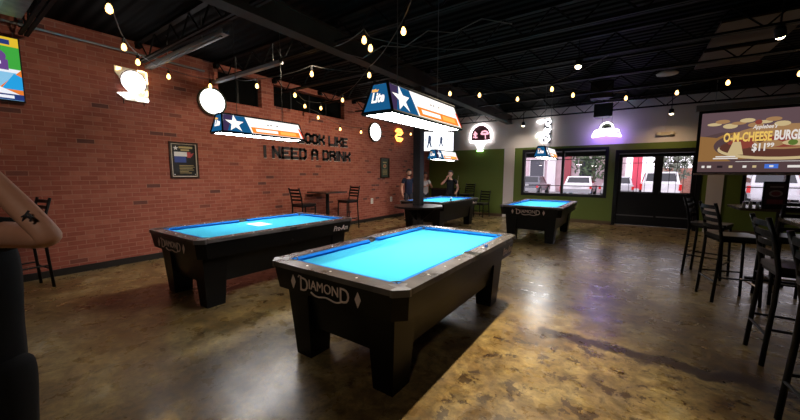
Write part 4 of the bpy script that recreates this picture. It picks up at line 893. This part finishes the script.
    for q, sd in (('l', 1), ('r', -1)):
        d = J['wr'+q]-J['el'+q]; hd_, pn, cu = hands.get(q, (d, (-sd, -.3, 0), .45)); hand(mb, J['wr'+q], hd_, pn, s, sd, cu)
    Mh = head(mb, J['hd'], s, head_yaw, head_pitch)
    for f in mb.bm.faces: f.smooth = True
    mb.build('body', [SK, EYEW, EYED, LIP], t, True)
    hair(Mh, hair_c, 'hair', t, long, beard)
    def cloth(nm, chains, grow, col): return parts(MB(), chains, grow).build(nm, P('cloth_%s' % str(col), col, .85, 0, .2), t, True)
    cloth('shirt', [['low', 'pel', 'bel', 'che', 'shc', 'nb'], ['cll', 'shl', 'sll'], ['clr', 'shr', 'slr']], .014*s, shirt)
    if shorts: cloth('shorts', [['wai', 'pel', 'low'], ['grl', 'hil', 'thl', 'knl'], ['grr', 'hir', 'thr', 'knr']], .012*s, legwear)
    else: cloth('trousers', [['wai', 'pel', 'low'], LEG('l'), LEG('r')], .011*s, legwear)
    for q, sd in (('l', 1), ('r', -1)):
        a = J['an'+q]; b2 = MB().prism([(a.x+x*s, a.y+y*s) for x, y in ((-.045, .065), (-.052, -.06), (-.045, -.17), (-.01, -.205), (.02, -.205), (.048, -.16), (.052, -.05), (.045, .065))], 0, .05*s, [(a.x+x*s, a.y+y*s) for x, y in ((-.042, .06), (-.048, -.05), (-.038, -.155), (-.01, -.185), (.02, -.185), (.042, -.15), (.048, -.04), (.042, .06))])
        b2.prism([(a.x+x*s, a.y+y*s) for x, y in ((-.044, .06), (-.046, -.05), (-.03, -.08), (.03, -.08), (.046, -.05), (.044, .06))], .05*s, .10*s); b2.bevel(.010*s, 2).build('shoe', P('shoe_%s' % str(shoe), shoe, .5), t)
    return t
BLK = (.006, .006, .007)
wom = person('person in black with a tattooed bare arm raised, standing closest to the camera', (-1.720, .055, 0), YAW, 1.62, BLK, (.005, .005, .006), (.05, .03, .02),
    {'che': (.035, -.03, 1.20), 'nb': (.02, -.02, 1.345), 'shl': (.150, -.02, 1.300), 'ell': (.412, -.125, 1.308), 'wrl': (.205, -.105, 1.515), 'shr': (-.145, 0, 1.285)}, .12, long=.12, head_yaw=.5, hands={'l': ((-.7, .2, .75), (-.6, .5, -.3), .5)}, arm=.82, hip=.86)
x = MB()
for pts in ([(.33, -.158, 1.352), (.345, -.163, 1.360), (.362, -.168, 1.366), (.38, -.170, 1.358)], [(.352, -.166, 1.350), (.362, -.168, 1.366), (.370, -.165, 1.378)], [(.372, -.170, 1.372), (.384, -.170, 1.362), (.378, -.172, 1.350)], [(.318, -.150, 1.368), (.33, -.157, 1.356), (.345, -.162, 1.346)]): x.tube([(p[0]+.012, p[1]+.018, p[2]+.010) for p in pts], .0028, 6)
x.build('tattoo', P('tattoo_ink', (.03, .025, .03), .6), wom)
x = MB().prism([(-.09, -.03), (-.03, -.10), (.08, -.08), (.10, .03), (.04, .10), (-.06, .08)], 0, .004); x.prism([(-.05, -.02), (.0, -.06), (.05, 0), (0, .05)], .004, .006, None, 1)
x.xf(frame((.02, -.140, 1.20), (1, -.1, 0), (0, 0, 1))); x.build('shirt_print', [P('print_grey', (.22, .16, .18), .8), P('print_pink', (.35, .10, .14), .8)], wom)
person('person in navy shirt and shorts standing by the brick wall beside the drink ledge', (-5.92, 8.98, 0), .75, 1.66, (.016, .020, .042), (.035, .035, .045), (.015, .010, .008), {}, .55, True, .5, .25, 0, True, hands={})
person('person in white top standing in the corner beyond the steel post', (-6.12, 10.35, 0), .95, 1.56, (.62, .60, .60), (.03, .03, .035), (.010, .008, .008), {'elr': (-.22, -.12, 1.02), 'wrr': (-.12, -.33, 1.08), 'ell': (.22, -.1, 1.02), 'wrl': (.10, -.34, 1.10)}, .5, False, .3, .2, .08)
p3 = person('person in black holding a pool cue with one hand at the chin', (-4.98, 10.10, 0), .35, 1.62, BLK, (.008, .008, .010), (.012, .010, .009), {'elr': (-.29, -.14, 1.16), 'wrr': (-.10, -.20, 1.36), 'ell': (.26, .0, 1.05), 'wrl': (.20, -.17, .88)}, .55, False, -.5, .1, hands={'r': ((.3, -.1, 1.), (.6, .6, .1), .8), 'l': ((.1, -1, -.1), (-1, 0, 0), 1.0)})
cue = thing('pool_cue', 'wooden pool cue held upright by the person in black at the far pool table', 'cue', (-4.74, 9.985, 0), 0)
MB().tube([(0, 0, .01), (0, -.0, .30), (.03, .02, .75)], [.0155, .0145, .012], 10).build('butt', P('cue_butt', (.06, .025, .015), .3), cue)
MB().tube([(.03, .02, .75), (.075, .045, 1.44)], [.0118, .0062], 10).build('shaft', P('cue_maple', (.45, .30, .17), .35), cue)
MB().tube([(.075, .045, 1.44), (.0765, .0455, 1.455)], .006, 10).build('tip', P('chalk_blue', (.02, .10, .40), .9), cue)

# ------------------------------------------------------------------ the street outside
struct(MB().box((-40, YB+.21, -.5), (40, 70, -.02)).build('ground', noisy('asphalt', (.20, .19, .20), (.30, .29, .30), 3, .8)))
cn = thing('canopy', 'dark entrance canopy roof outside above the street window and double door', 'canopy', (-1, YB+.2, 0))
MB().box((-8, .02, 2.36), (8, 2.6, 2.55)).box((-8, 2.5, 2.20), (8, 2.6, 2.36)).build('roof_slab', P('canopy_dark', (.015, .015, .017), .7), cn)
for xx in (-6.5, 6.5): MB().box((xx-.06, 2.4, -.02), (xx+.06, 2.52, 2.36)).build('post', P('canopy_dark', (.015, .015, .017), .7), cn)
fc = thing('storefront_building', 'pale pink storefront with red columns across the street', 'building', (-6.85, 33, -.02)); fc.scale = (1.22,)*3
MB().box((-9, .3, 0), (5.2, 6, 4.6)).build('wall', noisy('pink_stucco', (.72, .55, .60), (.82, .68, .72), 2, .8), fc)
for k, xx in enumerate((-7.4, -4.6, -2.2, .62, 1.62, 4.4)):
    o = MB().box((xx-.30, 0, 0), (xx+.30, .3, 3.4)).box((xx-.36, -.05, 0), (xx+.36, .3, .35)).build('column', P('red_column', (.42, .08, .10), .6) if k in (0, 4, 5) else P('white_column', (.85, .82, .84), .6), fc)
    o['label'] = 'red column' if k in (0, 4, 5) else 'white column'
for xx in (-6.0, -3.4, -.45, 3.0):
    w_ = MB().box((xx-.5, .2, .9), (xx+.5, .3, 2.4)).build('window', P('shop_window', (.05, .05, .07), .1), fc)
    ringframe(MB(), .56, .81, .06, 0, .05).xf(frame((xx, .2, 1.65), (1, 0, 0), (0, 0, 1))).build('window_frame', P('white_column', (.85, .82, .84), .6), w_)
MB().box((-9.2, -.5, 3.4), (5.4, .3, 3.75)).build('awning', P('awning_red', (.45, .06, .08), .7), fc)
fb = thing('red_banner', 'tall red banner board on two posts across the street, seen through the double door', 'banner', (.30, 31, -.02))
MB().box((-.30, -.03, .5), (.30, .03, 2.9)).build('board', P('banner_red', (.70, .07, .12), .6), fb)
for xx in (-.24, .24): MB().box((xx-.03, .03, 0), (xx+.03, .09, 2.9)).build('post', M_METAL, fb)
bw_ = MB().box((1.6, 36, -.02), (12, 36.3, 2.1)).build('boundary_wall', brick_mat('street_brick', 'XZ', ((.50, .20, .14), (.62, .30, .22)), (.30, .12, .10), (.6, .5, .45)))
tag(bw_, 'low orange brick wall across the street behind the parked cars', 'wall')
def car(label, x, y, col, suv=True, rz=0.):
    t = thing('car', label, 'car', (x, y, -.02), rz); L, W, h, sh = (4.7, 1.9, 1.72, 1.02) if suv else (4.6, 1.8, 1.42, .88)      # rear faces -Y
    paint = P('paint_%s' % str(col), col, .25, 0, .5, .6); gl = P('car_glass', (.02, .022, .028), .05)
    b = MB(); w2 = W/2
    b.hexa([(-w2+.06, 0, .32), (w2-.06, 0, .32), (w2-.06, L, .32), (-w2+.06, L, .32), (-w2, .03, sh), (w2, .03, sh), (w2, L-.05, sh-.12), (-w2, L-.05, sh-.12)]); b.bevel(.09, 3).build('body', paint, t)
    y0, y1, y2, y3 = (.10, .45, 2.7, 3.5) if suv else (.75, 1.25, 2.6, 3.4)
    c = MB().hexa([(-w2+.06, y0, sh-.03), (w2-.06, y0, sh-.03), (w2-.06, y3, sh-.06), (-w2+.06, y3, sh-.06), (-w2+.20, y1, h), (w2-.20, y1, h), (w2-.20, y2, h-.02), (-w2+.20, y2, h-.02)]); c.bevel(.06, 3).build('cabin', paint, t)
    g = MB(); k0, k1 = .22, .88
    def lerp(a, b2, f): return tuple(a[i]+(b2[i]-a[i])*f for i in range(3))
    A = [(-w2+.06, y0, sh-.03), (w2-.06, y0, sh-.03), (w2-.20, y1, h), (-w2+.20, y1, h)]
    q = [lerp(A[0], A[3], k0), lerp(A[1], A[2], k0), lerp(A[1], A[2], k1), lerp(A[0], A[3], k1)]; q = [(p[0]*.86, p[1]-.012, p[2]) for p in q]
    g.hexa([(p[0], p[1]+.02, p[2]) for p in q] + q); g.build('rear_window', gl, t)
    for sx in (-1, 1):
        B = [(sx*(w2-.06), y0, sh-.03), (sx*(w2-.06), y3, sh-.06), (sx*(w2-.20), y2, h-.02), (sx*(w2-.20), y1, h)]
        q = [lerp(B[0], B[3], k0), lerp(B[1], B[2], k0), lerp(B[1], B[2], k1), lerp(B[0], B[3], k1)]; m = [sum(p[i] for p in q)/4 for i in range(3)]
        q = [(p[0]+sx*.012, m[1]+(p[1]-m[1])*.88, p[2]) for p in q]
        MB().hexa([(p[0]-sx*.02, p[1], p[2]) for p in q] + q).build('side_window', gl, t)
        MB().box((sx*(w2-.02)-.10, -.035, .62 if suv else .6), (sx*(w2-.02)+.03, .12, .98 if suv else .80)).bevel(.02).build('tail_light', P('tail_red', (.60, .02, .02), .2), t)
        for yy in (.85, L-.9):
            wh = MB().lathe([(.20, -.11), (.33, -.11), (.345, -.06), (.345, .06), (.33, .11), (.20, .11)], 20); wh.xf(frame((sx*(w2-.10), yy, .345), (0, 1, 0), (0, 0, 1))); wo = wh.build('wheel', P('tyre', (.012, .012, .012), .8), t)
            hc = MB().lathe([(.20, .09), (.17, .12), (0, .11), (0, -.11), (.17, -.12), (.20, -.09)], 16); hc.xf(frame((sx*(w2-.10), yy, .345), (0, 1, 0), (0, 0, 1))); hc.build('hub_cap', M_METAL, wo)
    MB().box((-w2+.08, -.09, .34), (w2-.08, .10, .58)).bevel(.04).build('bumper', paint if suv else P('bumper_grey', (.3, .3, .31), .5), t)
    MB().box((-.26, -.045, .72), (.26, .035, .84)).build('number_plate', P('plate_white', (.7, .7, .7), .4), t)
    return t
car('white sport utility car parked beyond the double door, tail lights toward the room', 1.45, 25.0, (.75, .74, .76))
car('pale grey sedan parked beside the white sport utility car, seen through the door', -.75, 25.2, (.50, .50, .53), False)
car('silver sport utility car parked outside the window behind the projection screen', 6.0, 24.5, (.55, .55, .58))
car('white car parked outside the window behind the screen, farther from the double door', 8.4, 24.8, (.78, .77, .78), False)
car('white sedan parked across the street behind the street window', -3.0, 24.8, (.80, .78, .80), False)
car('dark grey sedan parked across the street nearest the red columns', -6.3, 24.8, (.10, .10, .12), False)
def tree(label, x, y, h, rx, seed, cols):
    rnd = random.Random(seed); t = thing('tree', label, 'tree', (x, y, -.02), 0, 'street trees')
    MB().tube([(0, 0, 0), (.05, 0, h*.3), (-.04, .05, h*.6), (.02, 0, h*.85)], [.16, .12, .08, .03], 8).build('trunk', P('bark', (.09, .065, .05), .9), t)
    b = MB()
    for k in range(700):
        u = V((rnd.gauss(0, 1), rnd.gauss(0, 1), rnd.gauss(0, 1))).normalized()*rnd.random()**.4; c = V((u.x*rx, u.y*rx*.8, h*.62+u.z*h*.40))
        a = V((rnd.gauss(0, 1), rnd.gauss(0, 1), rnd.gauss(0, 1))).normalized(); d = a.orthogonal().normalized(); r = rnd.uniform(.10, .22)
        b.poly([c-a*r, c-d*r*.5, c+a*r, c+d*r*.5])
    b.build('crown', noisy('leaf_%d' % cols, *((((.03, .06, .025), (.10, .15, .07)), ((.10, .12, .08), (.28, .30, .24)))[cols]), 2, .7), t)
tree('dark leafy street tree seen through the far pane of the street window', -2.6, 30.9, 4.6, 1.7, 1, 0)
tree('pale leafy street tree between the red banner and the brick wall', 2.6, 32.0, 4.4, 1.3, 2, 1)
tree('dark leafy street tree above the low brick wall, seen through the door', 5.9, 33.0, 4.8, 1.8, 3, 0)
tree('dark street tree beyond the window behind the projection screen', 9.8, 32.3, 5.0, 1.9, 4, 0)
tree('pale street tree beyond the silver car', 13.2, 32.0, 4.8, 1.7, 5, 1)
